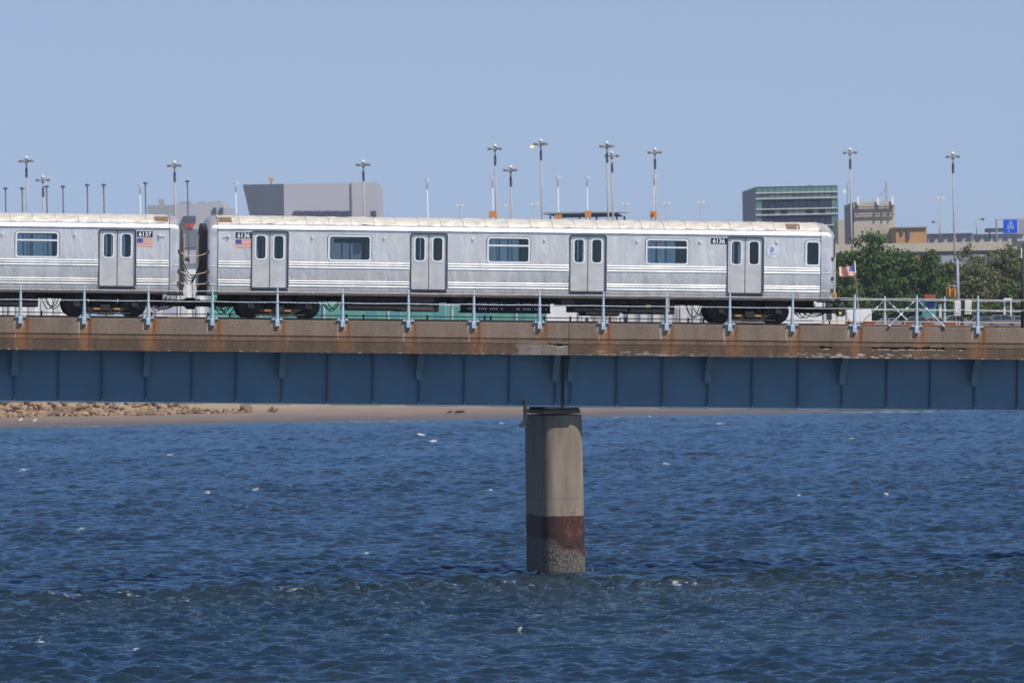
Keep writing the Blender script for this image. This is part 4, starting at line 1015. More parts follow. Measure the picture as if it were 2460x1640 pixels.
    # bogies
    for c in (2.64, CL-3.0):
        bg_ = MB(); bg_.box(c-.35, c+.35, -1.05, 1.05, .58, .80); bg_.box(c-1.35, c+1.35, -.30, .30, .40, .58); bog = P(bg_, 'bogie', M['bogie'])
        for s in (-1, 1):
            y = s*1.02
            pr = [(c-1.42,.50),(c-1.30,.62),(c-.80,.60),(c-.55,.44),(c+.55,.44),(c+.80,.60),(c+1.30,.62),(c+1.42,.50),(c+1.30,.36),(c+.78,.36),(c+.5,.22),(c-.5,.22),(c-.78,.36),(c-1.30,.36)]
            P(MB().prism(pr, y-.09*s, y+.09*s), 'side_frame', M['bogie'], bog)
            for a in (-1.04, 1.04):
                wh = MB(); wh.tube([(c+a, s*.70, .52), (c+a, s*.785, .52), (c+a, s*.79, .52), (c+a, s*.82, .52)], [.47,.455,.43,.36], 28); P(wh, 'wheel', M['wheel'], bog, True, R(30))
                bx = MB(); bx.bbox(c+a-.16, c+a+.16, y+s*.02, y+s*.16, .38, .66, .03); bx.tube([(c+a, y+s*.16, .52), (c+a, y+s*.2, .52)], .11, 12); P(bx, 'axle_box', M['bogie'], bog)
                P(MB().tube([(c+a, -.7, .52), (c+a, .7, .52)], .08, 10), 'axle', M['bogie'], bog) if s < 0 else None
            for a in (-.34, .34):
                sp_ = MB(); pts = [(c+a+.09*math.cos(t*.7), y+.09*math.sin(t*.7), .46+.0047*t) for t in range(72)]; sp_.tube(pts, .022, 5); P(sp_, 'spring', M['bogie'], bog)
            for a in (-.42, .30):
                if s < 0: P(MB().bbox(c+a-.12, c+a+.12, y-.17, y-.10, .30, .37, .01), 'brake_cylinder', M['orange'], bog)
            if s < 0:
                P(MB().bbox(c-.18, c+.18, y-.16, y-.095, .26, .52, .02), 'bolster_anchor', M['bogie'], bog)
                P(MB().bbox(c-.9, c+.9, y-.30, y-.20, .15, .21, .01), 'shoe_beam', M['tie'], bog)
                P(MB().bbox(c-.3, c+.3, y-.42, y-.28, .12, .16, .01), 'contact_shoe', M['bogie'], bog)
    # equipment boxes: (x0,x1,z0,z1,material)
    S = 66.1
    eq = [(5.05, 7.35, .38, .90, 'under'), (7.0, 8.25, .36, .90, 'brownbox'), (8.26, 8.42, .36, .90, 'under'), (8.9, 9.3, .66, .90, 'under'),
          (12.85, 13.55, .62, .90, 'brownbox'), (13.3, 15.3, .40, .90, 'under'), (13.75, 15.0, .28, .42, 'bogie'), (15.35, 17.0, .36, .90, 'under')]
    for a, b, z0, z1, mn in eq:
        bx = P(MB().bbox(a, b, -1.18, .9, z0, z1, .02), 'equipment_box', M[mn])
        P(MB().bbox(a+.05, b-.05, -1.20, -1.181, z0+.05, z1-.06, .006), 'box_cover', M[mn], bx)
    for x in (16.05,): P(MB().bbox(x-.09, x+.09, -1.215, -1.201, .60, .71, .004), 'warning_tag', M['yellow'])
    # resistor grid with white insulators
    gr = P(MB().bbox(9.35, 12.5, -1.02, .8, .34, .42, .01), 'resistor_grid', M['under'])
    P(MB().bbox(9.35, 12.5, -1.0, .8, .66, .74, .01), 'grid_frame', M['under'], gr)
    P(MB().box(9.4, 12.45, -.93, .7, .421, .659), 'grid_bank', M['under'], gr)
    for x in (9.36, 10.7, 11.0, 12.4): P(MB().bbox(x, x+.08, -1.04, -.95, .34, .9, .01), 'grid_hanger', M['under'], gr)
    xx = 9.5; k = 0
    while xx < 12.4:
        if not (10.78 < xx < 11.25):
            for z, dp in ((.50, 0), (.68, .0)):
                mb = MB(); mb.tube([(xx, -1.055, z-.035), (xx, -1.055, z-.01), (xx, -1.055, z-.005), (xx, -1.055, z+.03)], [.026,.026,.016,.020], 8); P(mb, 'insulator', M['white'] if z < .6 else M['cabinet'], gr)
        k += 1; xx += .078 if k % 4 else .17
    # hoses
    rh = random.Random(number+5)
    for c, s in ((2.64, -1), (2.64, 1), (CL-3.0, -1), (CL-3.0, 1)):
        for q in range(3):
            a = c+s*(1.5+.12*q); b = a+s*(.45+.3*rh.random()); lo = .18+.25*rh.random(); y = -1.0+.15*q
            pts = [(a+(b-a)*t/10, y, .80-(.80-lo)*math.sin(math.pi*t/10)**.8) for t in range(11)]
            P(MB().tube(pts, .017, 6), 'air_hose', M['rubber'], None, True)
    # draft gear and coupler at both ends, step plates
    for xe, dr in ((0, -1), (CL, 1)):
        cp = MB(); cp.box(min(xe-dr*1.2, xe+dr*.35), max(xe-dr*1.2, xe+dr*.35), -.14, .14, .46, .70); cp.bbox(min(xe+dr*.36, xe+dr*.68), max(xe+dr*.36, xe+dr*.68), -.2, .2, .40, .78, .04)
        c0 = P(cp, 'coupler', M['under'])
        P(MB().bbox(min(xe+dr*.34, xe+dr*.62), max(xe+dr*.34, xe+dr*.62), -.34, -.22, .36, .6, .03), 'electric_box', M['under'], c0)
        if dr > 0: P(MB().bbox(xe+.40, xe+.50, -.352, -.341, .42, .52, .005), 'coupler_tag', M['yellow'], c0)
        for q in range(3):
            pts = [(xe-dr*(1.3-.15*q)+dr*(1.5-.1*q)*t/10, -.5-.08*q, .72-(.38-.07*q)*math.sin(math.pi*t/10)) for t in range(11)]
            P(MB().tube(pts, .022, 6), 'jumper_hose', M['rubber'], None, True)
        P(MB().bbox(min(xe-dr*.3, xe+dr*.25), max(xe-dr*.3, xe+dr*.25), -.5, .5, .86, .90, .01), 'step_plate', M['under'])
    return root
xB_ = LX(498.5, 620, TY-HWID); xB2 = LX(432, 620, TY-HWID)
zt = 0.0
def plate(c0, c1): return (c0, c1, 2.925, 3.14)
car1 = make_car('stainless steel subway car 6136 with cab window at its right end', False, 6136,
    [plate(1.01, 1.575), plate(18.26, 18.83)], [False, True, True], (1.01, 1.575, 2.585, 2.885))
car1.matrix_world = bm_at(xB_, TY, zt)
car2 = make_car('stainless steel subway car 6137 cut off by the left edge', True, 6137,
    [plate(.985, 1.54)], [True, True, True], (.985, 1.54, 2.585, 2.885))
car2.matrix_world = bm_at(xB2, TY, zt)
def build_gap():
    for i, (z, sag) in enumerate(((2.40, .14), (1.72, .11), (1.30, .05))):
        x0, x1 = xB2, xB_; r = empty('safety_chain', bm_at((x0+x1)/2, TY-1.46, z)); tag(r, ['top', 'middle', 'bottom'][i]+' safety chain hanging across the gap between the two cars', 'chain', 'safety chains between the cars')
        h = (x1-x0)/2; pts = [(-h+2*h*t/14, 0, -sag*(1-((t-7)/7)**2)) for t in range(15)]
        MB().tube(pts, .018, 6).build('chain', M['board'], r, True)
        for s in (-1, 1): MB().bbox(s*h-.05, s*h+.05, -.03, .05, -.05, .05, .01).build('hook_plate', M['brownbox'], r)
    for i in range(4):
        y = TY-.9+.45*i; x0, x1 = xB2+.10, xB_-.10; r = empty('jumper_cable', bm_at((x0+x1)/2, y, 1.9)); tag(r, ['nearest', 'second', 'third', 'farthest'][i]+' black jumper cable looping between the coupled car ends', 'cable', 'jumper cables between the cars')
        h = (x1-x0)/2; pts = [(-h+2*h*t/16, .05*math.sin(t), .62-(.95+.1*i)*math.sin(math.pi*t/16)**.6) for t in range(17)]
        MB().tube(pts, .02, 6).build('hose', M['rubber'], r, True)
build_gap()

# ------------------------------------------------------------------ far shore: things behind the bridge
def gz(d): return land_z(0, d)
def pxm(d): return F/d
M['teal'] = mat('teal_cladding', (.10, .30, .25), .6, 0, .12, .3); M['teal2'] = mat('teal_cladding_blue', (.075, .25, .26), .6, 0, .12, .3)
M['bwhite'] = mat('white_cladding', (.76, .75, .73), .6, 0, .05, .5); M['bgrey'] = mat('grey_lavender_panel', (.43, .42, .46), .6, 0, .04, .2)
M['bdark'] = mat('dark_window_band', (.07, .08, .12), .4, 0, .2, .3); M['bgrey2'] = mat('mid_grey_render', (.30, .31, .34), .7, 0, .06, .2)
M['beige'] = mat('beige_concrete', (.46, .40, .32), .8, 0, .06, .3); M['ochre'] = mat('ochre_brick', (.45, .25, .11), .8, 0, .1, .6)
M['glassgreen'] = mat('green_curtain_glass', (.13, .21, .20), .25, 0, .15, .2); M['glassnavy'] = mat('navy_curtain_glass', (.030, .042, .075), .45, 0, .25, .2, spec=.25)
M['spandrel'] = mat('pale_spandrel', (.62, .60, .56), .6); M['mast'] = mat('mast_steel', (.34, .32, .31), .6, .2, .1, 1); M['lum'] = mat('luminaire_housing', (.17, .15, .14), .6)
M['mastdark'] = mat('mast_collar', (.06, .065, .10), .6); M['pale'] = mat('pale_lamp', (.72, .70, .66), .5); M['dkl'] = mat('dark_lamp_pole', (.06, .055, .08), .6)
M['safety'] = mat('safety_orange', (.60, .22, .05), .6, 0, .1, 1); M['amber'] = mat('signal_yellow', (.75, .36, .03), .5, 0, .15, 6); M['signblue'] = mat('sign_blue', (.012, .075, .55), .5, 0, .04)
M['signpale'] = mat('sign_legend', (.30, .42, .80), .5); M['asph'] = mat('tarmac_grey', (.16, .16, .17), .9); M['tyre'] = mat('tyre', (.02, .02, .02), .8)
M['redsign'] = mat('red_sign', (.60, .07, .04), .5); M['carglass'] = mat('car_glass', (.03, .04, .05), .15)
M['bluepanel'] = mat('blue_panel', (.02, .03, .30), .5); M['purple'] = mat('grey_pole_paint', (.26, .25, .33), .5)

def prect(u0, u1, vt, d, dep, name, m, parent, vb=None, mb=None):
    """box whose front face fills pixel columns u0..u1 from row vt down to the ground (or row vb), at distance d, dep metres deep"""
    a, b = at(u0, vt, d), at(u1, vt, d); zt = at((u0+u1)/2, vt, d).z; zb = gz(d)-.3 if vb is None else at((u0+u1)/2, vb, d).z
    o = parent.matrix_world.translation
    x = MB().box(a.x-o.x, b.x-o.x, a.y-o.y, a.y+dep-o.y, zb-o.z, zt-o.z)
    return x.build(name, m, parent)
def base(name, u, d, label, cat, group=None):
    p = at(u, 780, d); o = empty(name, Matrix.Translation((p.x, p.y, gz(d)))); tag(o, label, cat, group); return o

# grey wedge-ended hall
def hall():
    d = 1500; r = base('terminal_hall', 790, d, 'grey windowless hall with leaning dark left end rising behind the train roof', 'building'); o = r.matrix_world.translation
    g = gz(d)-.5; A, B, Cq = at(681.5, 441.8, d), at(905, 437.8, d), at(583, 443.8, d+60)
    lean = (at(607, 550, d+60).x-Cq.x)/(Cq.z-at(607, 550, d+60).z)*(Cq.z-g)
    P = [A, B, Vector((B.x, B.y+70, B.z)), Vector((Cq.x, Cq.y+30, Cq.z)), Cq]
    bot = [Vector((p.x, p.y, g)) for p in P]; bot[4].x += lean; bot[3].x += lean
    n = len(P); vs = [p-o for p in bot]+[p-o for p in P]
    MB().add(vs, [tuple(range(n-1,-1,-1)), tuple(range(n,2*n))]+[(i, (i+1) % n, n+(i+1) % n, n+i) for i in range(n)]).build('walls', M['bgrey'], r)
    for i in range(9):
        a = 636+i*23.2; 
        if a > 683: prect(a, a+20.5, 506.5, d-.35, .33, 'window', M['bdark'], r, 518)
    prect(843, 846, 439, d-.3, .28, 'panel_joint', M['bgrey2'], r, 540)
    prect(890, 903, 507, d-3, 2.5, 'roof_plant', M['bdark'], r, 530)
    prect(645, 657, 427, d+30, 2, 'beacon', M['safety'], r, 434); prect(650, 652, 433, d+31, .3, 'beacon_pole', M['mast'], r, 446)
hall()
def far_block():
    d = 2200; r = base('airport_building', 450, d, 'hazy grey low airport building with red sign seen through the car gap', 'building')
    prect(354, 422, 493, d, 30, 'dark_wing', M['bgrey2'], r); prect(422.5, 538, 488, d, 40, 'main_block', M['bgrey'], r); prect(538.5, 558, 500, d, 25, 'annex', M['bgrey'], r)
    for a, b, t, q in ((381, 392, 478, 493), (430, 458, 484, 488), (474, 492, 484, 488), (498, 515, 485, 488), (520, 530, 483, 488), (364, 382, 502, 512)):
        prect(a, b, t, d+6, 8, 'roof_unit', M['bgrey2'] if a != 364 else M['bwhite'], r, q)
    for a in (512, 528): prect(a, a+8, 499, d-.6, .5, 'window', M['bdark'], r, 512)
    for a in (445.5, 456): prect(a, a+9, 536, d-.8, .6, 'red_sign', M['redsign'], r, 547)
    prect(440, 470, 519, d-.7, .6, 'dark_canopy', M['bdark'], r, 533)
    for k in range(8): prect(436, 476, 550+5.6*k, d-.5, .4, 'cladding_slat', M['bgrey2'], r, 552.6+5.6*k)
far_block()
def glass_tower():
    d = 1800; r = base('glass_office_tower', 1915, d, 'green glass office block with pale floor bands behind the train front', 'building'); o = r.matrix_world.translation
    g = gz(d)-.5; A, B = at(1815.6, 449, d), at(2012, 445.5, d); C_ = at(1783, 463, d+70)
    A.z = B.z = (A.z+B.z)/2
    P = [A, B, Vector((B.x, B.y+60, B.z)), Vector((C_.x, C_.y, A.z))]; n = 4
    vs = [Vector((p.x, p.y, g))-o for p in P]+[p-o for p in P]
    MB().add(vs, [(3,2,1,0),(4,5,6,7)]+[(i, (i+1) % n, n+(i+1) % n, n+i) for i in range(n)]).build('core', M['glassnavy'], r)
    rows = [(450, 461, 'g'), (463.5, 475, 'g'), (477.5, 500, 'n'), (502.5, 514, 'm'), (516.5, 541, 'n'), (543, 565, 'm')]
    rr = random.Random(4); nc = 13; wpx = (2012-1815.6)/nc
    for (t, b, k) in rows:
        for c in range(nc):
            u = 1815.6+c*wpx; dv = -(u-1910)*.019
            mm = 'glassgreen' if (k == 'g' or c in (0, nc-1) or (k == 'm' and rr.random() < .5)) else 'glassnavy'
            prect(u+.8, u+wpx-.8, t+dv, d-.5-.15*rr.random(), .4, 'window', M[mm], r, b+dv)
    for v in (462.2, 476.2, 501.2, 515.2, 542):
        a, b = at(1815, v+1.8, d-.9), at(2013, v-1.9, d-.9); z = (a.z+b.z)/2
        MB().box(a.x-o.x, b.x-o.x, a.y-o.y, a.y+.85-o.y, z-.10-o.z, z+.10-o.z).build('floor_band', M['spandrel'], r)
    prect(1944, 1948, 443, d+10, 1, 'roof_vent', M['bgrey2'], r, 449)
glass_tower()
def beige_tower():
    d = 1500; r = base('concrete_tower', 2100, d, 'beige concrete block with antennas and steel bracing behind the trees', 'building'); o = r.matrix_world.translation
    g = gz(d)-.5; A, B, C_ = at(2050, 493.5, d), at(2150, 491.5, d), at(2030, 494, d+45); A.z = B.z = C_.z
    P = [A, B, Vector((B.x, B.y+40, B.z)), Vector((C_.x, C_.y, A.z))]; n = 4; vs = [Vector((p.x, p.y, g))-o for p in P]+[p-o for p in P]
    MB().add(vs, [(3,2,1,0),(4,5,6,7)]+[(i, (i+1) % n, n+(i+1) % n, n+i) for i in range(n)]).build('walls', M['beige'], r)
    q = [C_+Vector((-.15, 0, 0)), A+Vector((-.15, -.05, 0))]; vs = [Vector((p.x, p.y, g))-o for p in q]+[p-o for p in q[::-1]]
    vs += [v+Vector((.1, .1, 0)) for v in vs]; MB().add(vs, [(0,1,2,3),(7,6,5,4),(0,4,5,1),(1,5,6,2),(2,6,7,3),(3,7,4,0)]).build('shaded_side_sheet', M['glassnavy'], r)  # dark sheet over the beige left face, its shade put into the colour
    for v in (497, 516): prect(2051, 2149, v-1, d-.5, .3, 'brace_beam', M['mastdark'], r, v+1)
    for u in (2060, 2109, 2127, 2143): prect(u-1, u+1, 493, d-.8, .25, 'brace_post', M['mastdark'], r, 517)
    for u, t in ((2061, 472), (2109, 474), (2144, 472)): prect(u-2.6, u+2.6, t, d-.4, .4, 'panel_antenna', M['white'], r, 492)
    prect(2126.5, 2130, 436, d+2, .3, 'antenna_mast', M['mast'], r, 492); prect(2034, 2036.5, 440, d+20, .3, 'antenna_mast', M['mast'], r, 494); prect(2096, 2098, 476, d+3, .3, 'aerial', M['mast'], r, 493)
    p = at(2029, 460, d+18)-o; MB().tube([p, p+Vector((0,-.4,0))], [.12,.34], 12).build('dish', M['white'], r, True, R(40))
    a, b = at(2128, 455, d+2)-o, at(2105, 480, d+2)-o; MB().tube([a, b], .06, 5).build('guy_wire', M['mast'], r)
    prect(2013, 2030, 528, d+60, 20, 'annex', M['beige'], r)
beige_tower()
def ochre():
    d = 1480; r = base('brick_block', 2190, d, 'ochre brick block with dark roof edge right of the beige tower', 'building')
    prect(2152, 2226, 547, d, 25, 'walls', M['ochre'], r); prect(2151, 2227, 544.5, d-.4, 26, 'roof_edge', M['bgrey2'], r, 547); prect(2178.5, 2185, 551, d-.3, .25, 'window', M['bdark'], r, 575); prect(2164, 2170, 552, d-.3, .25, 'window', M['bdark'], r, 562)
ochre()
def low_buildings():
    for i, (a, b, t, m, lab) in enumerate(((2229, 2336, 562, 'bgrey2', 'low grey airport shed between the street lamps'), (2338, 2460, 563, 'bgrey', 'low blue-grey airport shed below the blue sign'), (1992, 2016, 553, 'bgrey2', 'small grey shed just right of the train front behind trees'))):
        d = 1700+40*i; r = base('airport_shed', (a+b)/2, d, lab, 'building', 'low airport sheds'); prect(a, b, t, d, 25, 'walls', M[m], r); prect(a-1, b+1, t-1.6, d-.5, 26, 'roof_edge', M['asph'], r, t-.1)
        k = a+8
        while k < b-10: prect(k, k+9, t+6, d-.4, .3, 'window', M['bdark'], r, t+16); k += 22
    d = 1650; r = base('dark_gantry', 2390, d, 'dark flat overhead structure left of the blue sign', 'structure'); prect(2371, 2411, 548, d, 8, 'beam', M['mastdark'], r, 557); prect(2376, 2379, 556, d+2, .4, 'column', M['mastdark'], r)
    d = 1350; r = base('viaduct', 2230, d, 'beige elevated roadway running behind the trees at the right', 'viaduct'); o = r.matrix_world.translation
    a, b = at(1970, 592, d), at(2700, 577, d); z0 = at(2230, 604, d).z; z1 = at(2230, 583, d).z
    MB().box(a.x-o.x, b.x-o.x, 0, .6, z0-o.z, z1-o.z).build('parapet', M['beige'], r); MB().box(a.x-o.x, b.x-o.x, .61, 13, z0-o.z-.6, z0-o.z+.3).build('deck', M['asph'], r)
    x = a.x
    while x < b.x: MB().bbox(x-.7-o.x, x+.7-o.x, 3, 8, 0, z0-o.z-.61, .1).build('column', M['beige'], r); x += 14
low_buildings()
def canopy():
    d = 1400; r = base('dark_canopy', 1410, d, 'long dark flat-roofed canopy peeking over the train roof', 'canopy'); o = r.matrix_world.translation
    a, b = at(1306, 511, d), at(1420, 511, d); zt = at(1363, 509, d).z-o.z; zm = at(1363, 513, d).z-o.z; zb = at(1363, 522, d).z-o.z
    x0, x1 = a.x-o.x, at(1512, 511, d).x-o.x
    MB().add([(x0,0,zm),(x1,0,zm),(x1,9,zm),(x0,9,zm),(x0,0,zt),(x1-6,0,zt),(x1-6,9,zt),(x0,9,zt)], [(0,3,2,1),(4,5,6,7),(0,1,5,4),(1,2,6,5),(2,3,7,6),(3,0,4,7)]).build('roof_slab', M['bgrey2'], r)
    MB().add([(x0+3,.4,zb),(x1-1,.4,zb),(x1-1,8,zb),(x0+3,8,zb),(x0+.5,.2,zm-.02),(x1-2,.2,zm-.02),(x1-2,8.5,zm-.02),(x0+.5,8.5,zm-.02)], [(0,3,2,1),(4,5,6,7),(0,1,5,4),(1,2,6,5),(2,3,7,6),(3,0,4,7)]).build('soffit', M['glassnavy'], r)
    for u in (1322, 1392, 1433, 1482, 1500): prect(u-2, u+2, 519, d+3, .5, 'column', M['glassnavy'], r)
    for i, (u0_, u1_, t, lab) in enumerate(((1174, 1193, 507, 'orange sign board at the foot of a tall mast above the roof'), (1333, 1350, 516, 'low orange board under the dark canopy at its left'), (1405, 1420, 506, 'tall orange board in the middle of the dark canopy'), (1561, 1577, 507, 'orange board with red spot at the foot of the rightmost roof mast'))):
        r2 = base('orange_board', (u0_+u1_)/2, 1290, lab, 'sign board', 'orange boards'); prect(u0_, u1_, t, 1290, .5, 'board', M['safety'], r2, t+16); prect(u0_+2, u0_+4, t+10, 1290.6, .3, 'leg', M['mast'], r2); prect(u1_-4, u1_-2, t+10, 1290.6, .3, 'leg', M['mast'], r2)
        if i == 3: prect(u0_+5, u0_+10, t+4, 1289.8, .15, 'red_spot', M['redsign'], r2, t+9)
canopy()

# light masts
def mast_proto(kind):
    r = empty('light_mast' if kind == 'tall' else 'area_lamp' if kind == 'dark' else 'distant_lamp')
    return r
def mast(u, vh, d, label, kind, lit=False):
    top = at(u, vh, d); g = gz(d)
    b = Vector((top.x, top.y, g)); H = top.z-g
    nm = {'tall': 'light_mast', 'dark': 'area_lamp', 'far': 'distant_lamp', 'tee': 'distant_twin_lamp'}[kind]
    r = empty(nm, Matrix.Translation(b)); grp = {'tall': 'tall airport light masts', 'dark': 'dark lamps behind the left car', 'far': 'hazy distant lamps', 'tee': 'small distant twin lamps'}[kind]
    tag(r, label, 'light mast' if kind == 'tall' else 'lamp', grp)
    k = 1/pxm(d)                                   # metres per photo pixel there
    if kind == 'tall':
        MB().tube([(0,0,0),(0,0,H*.5),(0,0,H)], [3.0*k, 2.4*k, 1.9*k], 10).build('pole', M['mast'], r, True)
        MB().tube([(0,0,H-40*k),(0,0,H-36*k),(0,0,H-20*k),(0,0,H-16*k)], [2.2*k, 3.0*k, 3.0*k, 2.1*k], 10).build('service_collar', M['mastdark'], r, True)
        MB().tube([(0,0,H+5*k),(0,0,H+9*k),(0,0,H+12*k)], [4.5*k, 4*k, 1*k], 10).build('cap', M['pale'], r, True)
        MB().tube([(0,0,H-7*k),(0,0,H+4.8*k)], 3.2*k, 8).build('hub', M['lum'], r)
        rr = random.Random(int(u)); ph = rr.random()*.6
        for q in range(6):
            a = ph+q*math.pi/3; rad = 15*k; c, s_ = math.cos(a), math.sin(a)
            lm = MB().bbox(rad*c-3.8*k, rad*c+3.8*k, rad*s_-3.8*k, rad*s_+3.8*k, -2.9*k+H, 2.9*k+H, .8*k).build('luminaire', M['lum'] if q % 2 else M['mast'], r)
            MB().tube([(2*k*c, 2*k*s_, H), ((rad-4*k)*c, (rad-4*k)*s_, H)], .9*k, 5).build('arm', M['lum'], r)
        if lit:
            m = bpy.data.materials.new('lit_sodium_lamp'); m.use_nodes = True; p = m.node_tree.nodes['Principled BSDF']; p.inputs['Base Color'].default_value = (1, .5, .1, 1); p.inputs['Emission Color'].default_value = (1, .45, .10, 1); p.inputs['Emission Strength'].default_value = 1.6
            MB().tube([(-21*k, -6*k, H-9*k), (-21*k, -6*k, H-4*k)], [5*k, 3.5*k], 12).build('lit_lamp', m, r, True)
    elif kind == 'dark':
        MB().tube([(0,0,0),(0,0,H)], [1.9*k, 1.5*k], 8).build('pole', M['dkl'], r, True)
        MB().tube([(0,0,H-1.5*k),(0,0,H),(0,0,H+2*k),(0,0,H+3.5*k)], [6.5*k, 6.8*k, 4*k, 1*k], 12).build('shade', M['dkl'], r, True, R(40))
    elif kind == 'far':
        MB().tube([(0,0,0),(0,0,H)], [1.6*k, 1.2*k], 6).build('pole', M['pale'], r, True)
        MB().tube([(0,0,H-22*k),(0,0,H-6*k)], 1.9*k, 6).build('service_collar', M['mast'], r)
        MB().bbox(-1*k, 7*k, -2*k, 2*k, H-2*k, H+2*k, .5*k).build('luminaire', M['pale'], r); MB().bbox(-6*k, -1.2*k, -2*k, 2*k, H-2*k, H+1.5*k, .5*k).build('luminaire', M['mast'], r)
    else:
        MB().tube([(0,0,0),(0,0,H)], [1.5*k, 1.2*k], 6).build('pole', M['mast'], r, True)
        MB().bbox(-10*k, -2*k, -2*k, 2*k, H-2*k, H+2.4*k, .5*k).build('luminaire', M['pale'], r); MB().bbox(2*k, 10*k, -2*k, 2*k, H-2*k, H+2.4*k, .5*k).build('luminaire', M['pale'], r); MB().bbox(-3*k, 3*k, -.6*k, .6*k, H-.6*k, H+.8*k, .2*k).build('crossarm', M['mast'], r)
for i, (u, v) in enumerate(((63,387),(103,433),(419,398),(872.6,396),(1189,357.7),(1226.5,409),(1299,346),(1458,351.6),(1470,375),(1573,366.7),(2042,367),(2289,376.6))):
    mast(u, v, 1300+(80 if v > 400 else 0)+i*3, 'tall grey light mast, '+ordn[i]+' of the tall masts from the left'+(', one lamp lit' if u == 1299 else ''), 'tall', u == 1299)
for i, (u, v) in enumerate(((13,453),(53,453),(112,448.5),(151,448.5),(209.5,445),(249,445),(349,440.5),(450,436))):
    mast(u, v, 1150+i*4, 'dark lamp post with flat round shade behind the left car, '+ordn[i]+' from the left', 'dark')
for i, (u, v) in enumerate(((336,444),(566,440),(1026,433),(1183,429),(1340,426),(1410,427),(1571,423))):
    mast(u, v, 2900+i*9, 'pale hazy thin lamp column far behind the train, '+ordn[i]+' from the left', 'far')
for i, (u, v) in enumerate(((1104,494),(1221,495),(1284,491),(1502.5,491),(1601,489),(1683,487),(2259,476))):
    mast(u, v, 2500+i*9, 'small pale twin-headed lamp just above the horizon, '+ordn[i]+' from the left', 'tee')
def street_bits():
    d = 1345
    for (u, v, sgn, lab) in ((2257, 533, -1, 'street lamp on the viaduct with its arm to the left'), (2346, 527, 1, 'street lamp on the viaduct with its arm to the right')):
        p = at(u, v, d); zb = at(u, 583, d).z; r = empty('street_lamp', Matrix.Translation((p.x, p.y, zb))); tag(r, lab, 'street lamp', 'viaduct street lamps'); k = 1/pxm(d); h = p.z-zb
        MB().tube([(0,0,0),(0,0,h)], [2*k, 1.3*k], 8).build('pole', M['mast'], r, True); MB().tube([(0,0,h-1*k),(sgn*12*k,0,h)], .8*k, 6).build('arm', M['mast'], r); MB().bbox(min(sgn*11*k, sgn*19*k), max(sgn*11*k, sgn*19*k), -2*k, 2*k, h-2*k, h+2*k, .6*k).build('lamp_head', M['dkl'], r)
    p = at(2393.5, 527, d); zb = at(2393, 583, d).z; r = empty('sign_gantry', Matrix.Translation((p.x, p.y, zb))); tag(r, 'grey gantry pole and beam carrying the blue road sign', 'gantry'); k = 1/pxm(d); h = p.z-zb
    MB().tube([(0,0,0),(0,0,h)], 2*k, 8).build('pole', M['purple'], r); MB().bbox(-2*k, 110*k, -k, k, h-1.5*k, h+.8*k, .3*k).build('beam', M['mast'], r); MB().tube([(109*k,0,0),(109*k,0,h)], 2*k, 8).build('pole', M['purple'], r)
    q = at(2410, 528, d-.4); w_, hh = 34*k, 32.5*k; s = empty('road_sign', Matrix.Translation((q.x+w_/2, q.y, q.z-hh))); tag(s, 'bright blue road sign with small pale symbols at the right edge', 'sign')
    MB().bbox(-w_/2, w_/2, 0, .25, 0, hh, .05).build('panel', M['signblue'], s)
    X = lambda t: -w_/2+w_*t; Z = lambda t: hh*(1-t)
    MB().ring([(X(.53)+.12*w_*math.cos(a*.5236), Z(.24)+.14*hh*math.sin(a*.5236)) for a in range(12)], [(X(.53)+.05*w_*math.cos(a*.5236), Z(.24)+.06*hh*math.sin(a*.5236)) for a in range(12)], -.03, -.002).build('route_symbol', M['signpale'], s)
    for z0, z1 in ((.40, .52), (.56, .68)):
        for a, b in ((.28, .42), (.46, .58), (.62, .74)): MB().box(X(a), X(b), -.03, -.002, Z(z1), Z(z0)).build('legend_stroke', M['signpale'], s)
    MB().prism([(X(.30), Z(.90)), (X(.46), Z(.90)), (X(.38), Z(.76))], -.03, -.002).build('arrow', M['signpale'], s)
    g = base('grey_sign_back', 2460, d+4, 'plain grey panel beside the blue road sign at the right edge', 'panel'); prect(2447, 2500, 528, d+4, .4, 'panel', M['bgrey2'], g, 562); prect(2470, 2474, 560, d+4.5, .4, 'post', M['mast'], g)
street_bits()

# walls, trucks and cars on the shore behind the bridge
def wall_run(u0_, u1_, vt, d, npx, mats, name, label, cat):
    r = base(name, (u0_+u1_)/2, d, label, cat); u = u0_; i = 0; rr = random.Random(int(u0_))
    while u < u1_-1:
        b = min(u1_, u+npx); prect(u+.5, b-.5, vt+rr.random()*1.2, d-.12*rr.random(), .3, 'panel', M[mats[rr.randrange(len(mats))]], r); u = b
    u = u0_
    while u <= u1_: prect(u-1.3, u+1.3, vt-1, d+.31, .3, 'post', M['bgrey2'], r); u += npx*2
    return r
wall_run(502, 1312, 688, 935, 27, ['teal', 'teal', 'teal2'], 'teal_wall', 'long teal panelled wall seen beneath the middle of the train', 'wall')
def sheds():
    d = 930
    for (a, b, t, m, lab) in ((-120, 166, 676, 'bwhite', 'bright white shed seen under the left car'), (425, 486, 634, 'bwhite', 'white wall end seen low in the gap between the cars'), (336, 424, 719, 'bgrey', 'low grey shed under the right end of the left car'), (1500, 1625, 706, 'bgrey2', 'grey-lavender shed seen under the train right of its middle'), (1626, 1700, 702, 'bgrey', 'pale grey shed seen beside the right bogie')):
        r = base('shore_shed', (a+b)/2, d, lab, 'shed', 'sheds along the far shore road'); prect(a, b, t, d, 8, 'walls', M[m], r); prect(a-2, b+2, t-2.2, d-.3, 8.6, 'roof', M['bgrey2'], r, t-.05)
        for k in range(int((b-a)/30)): prect(a+8+30*k, a+24+30*k, t+26, d-.15, .12, 'door', M['cabinet'], r)
sheds()
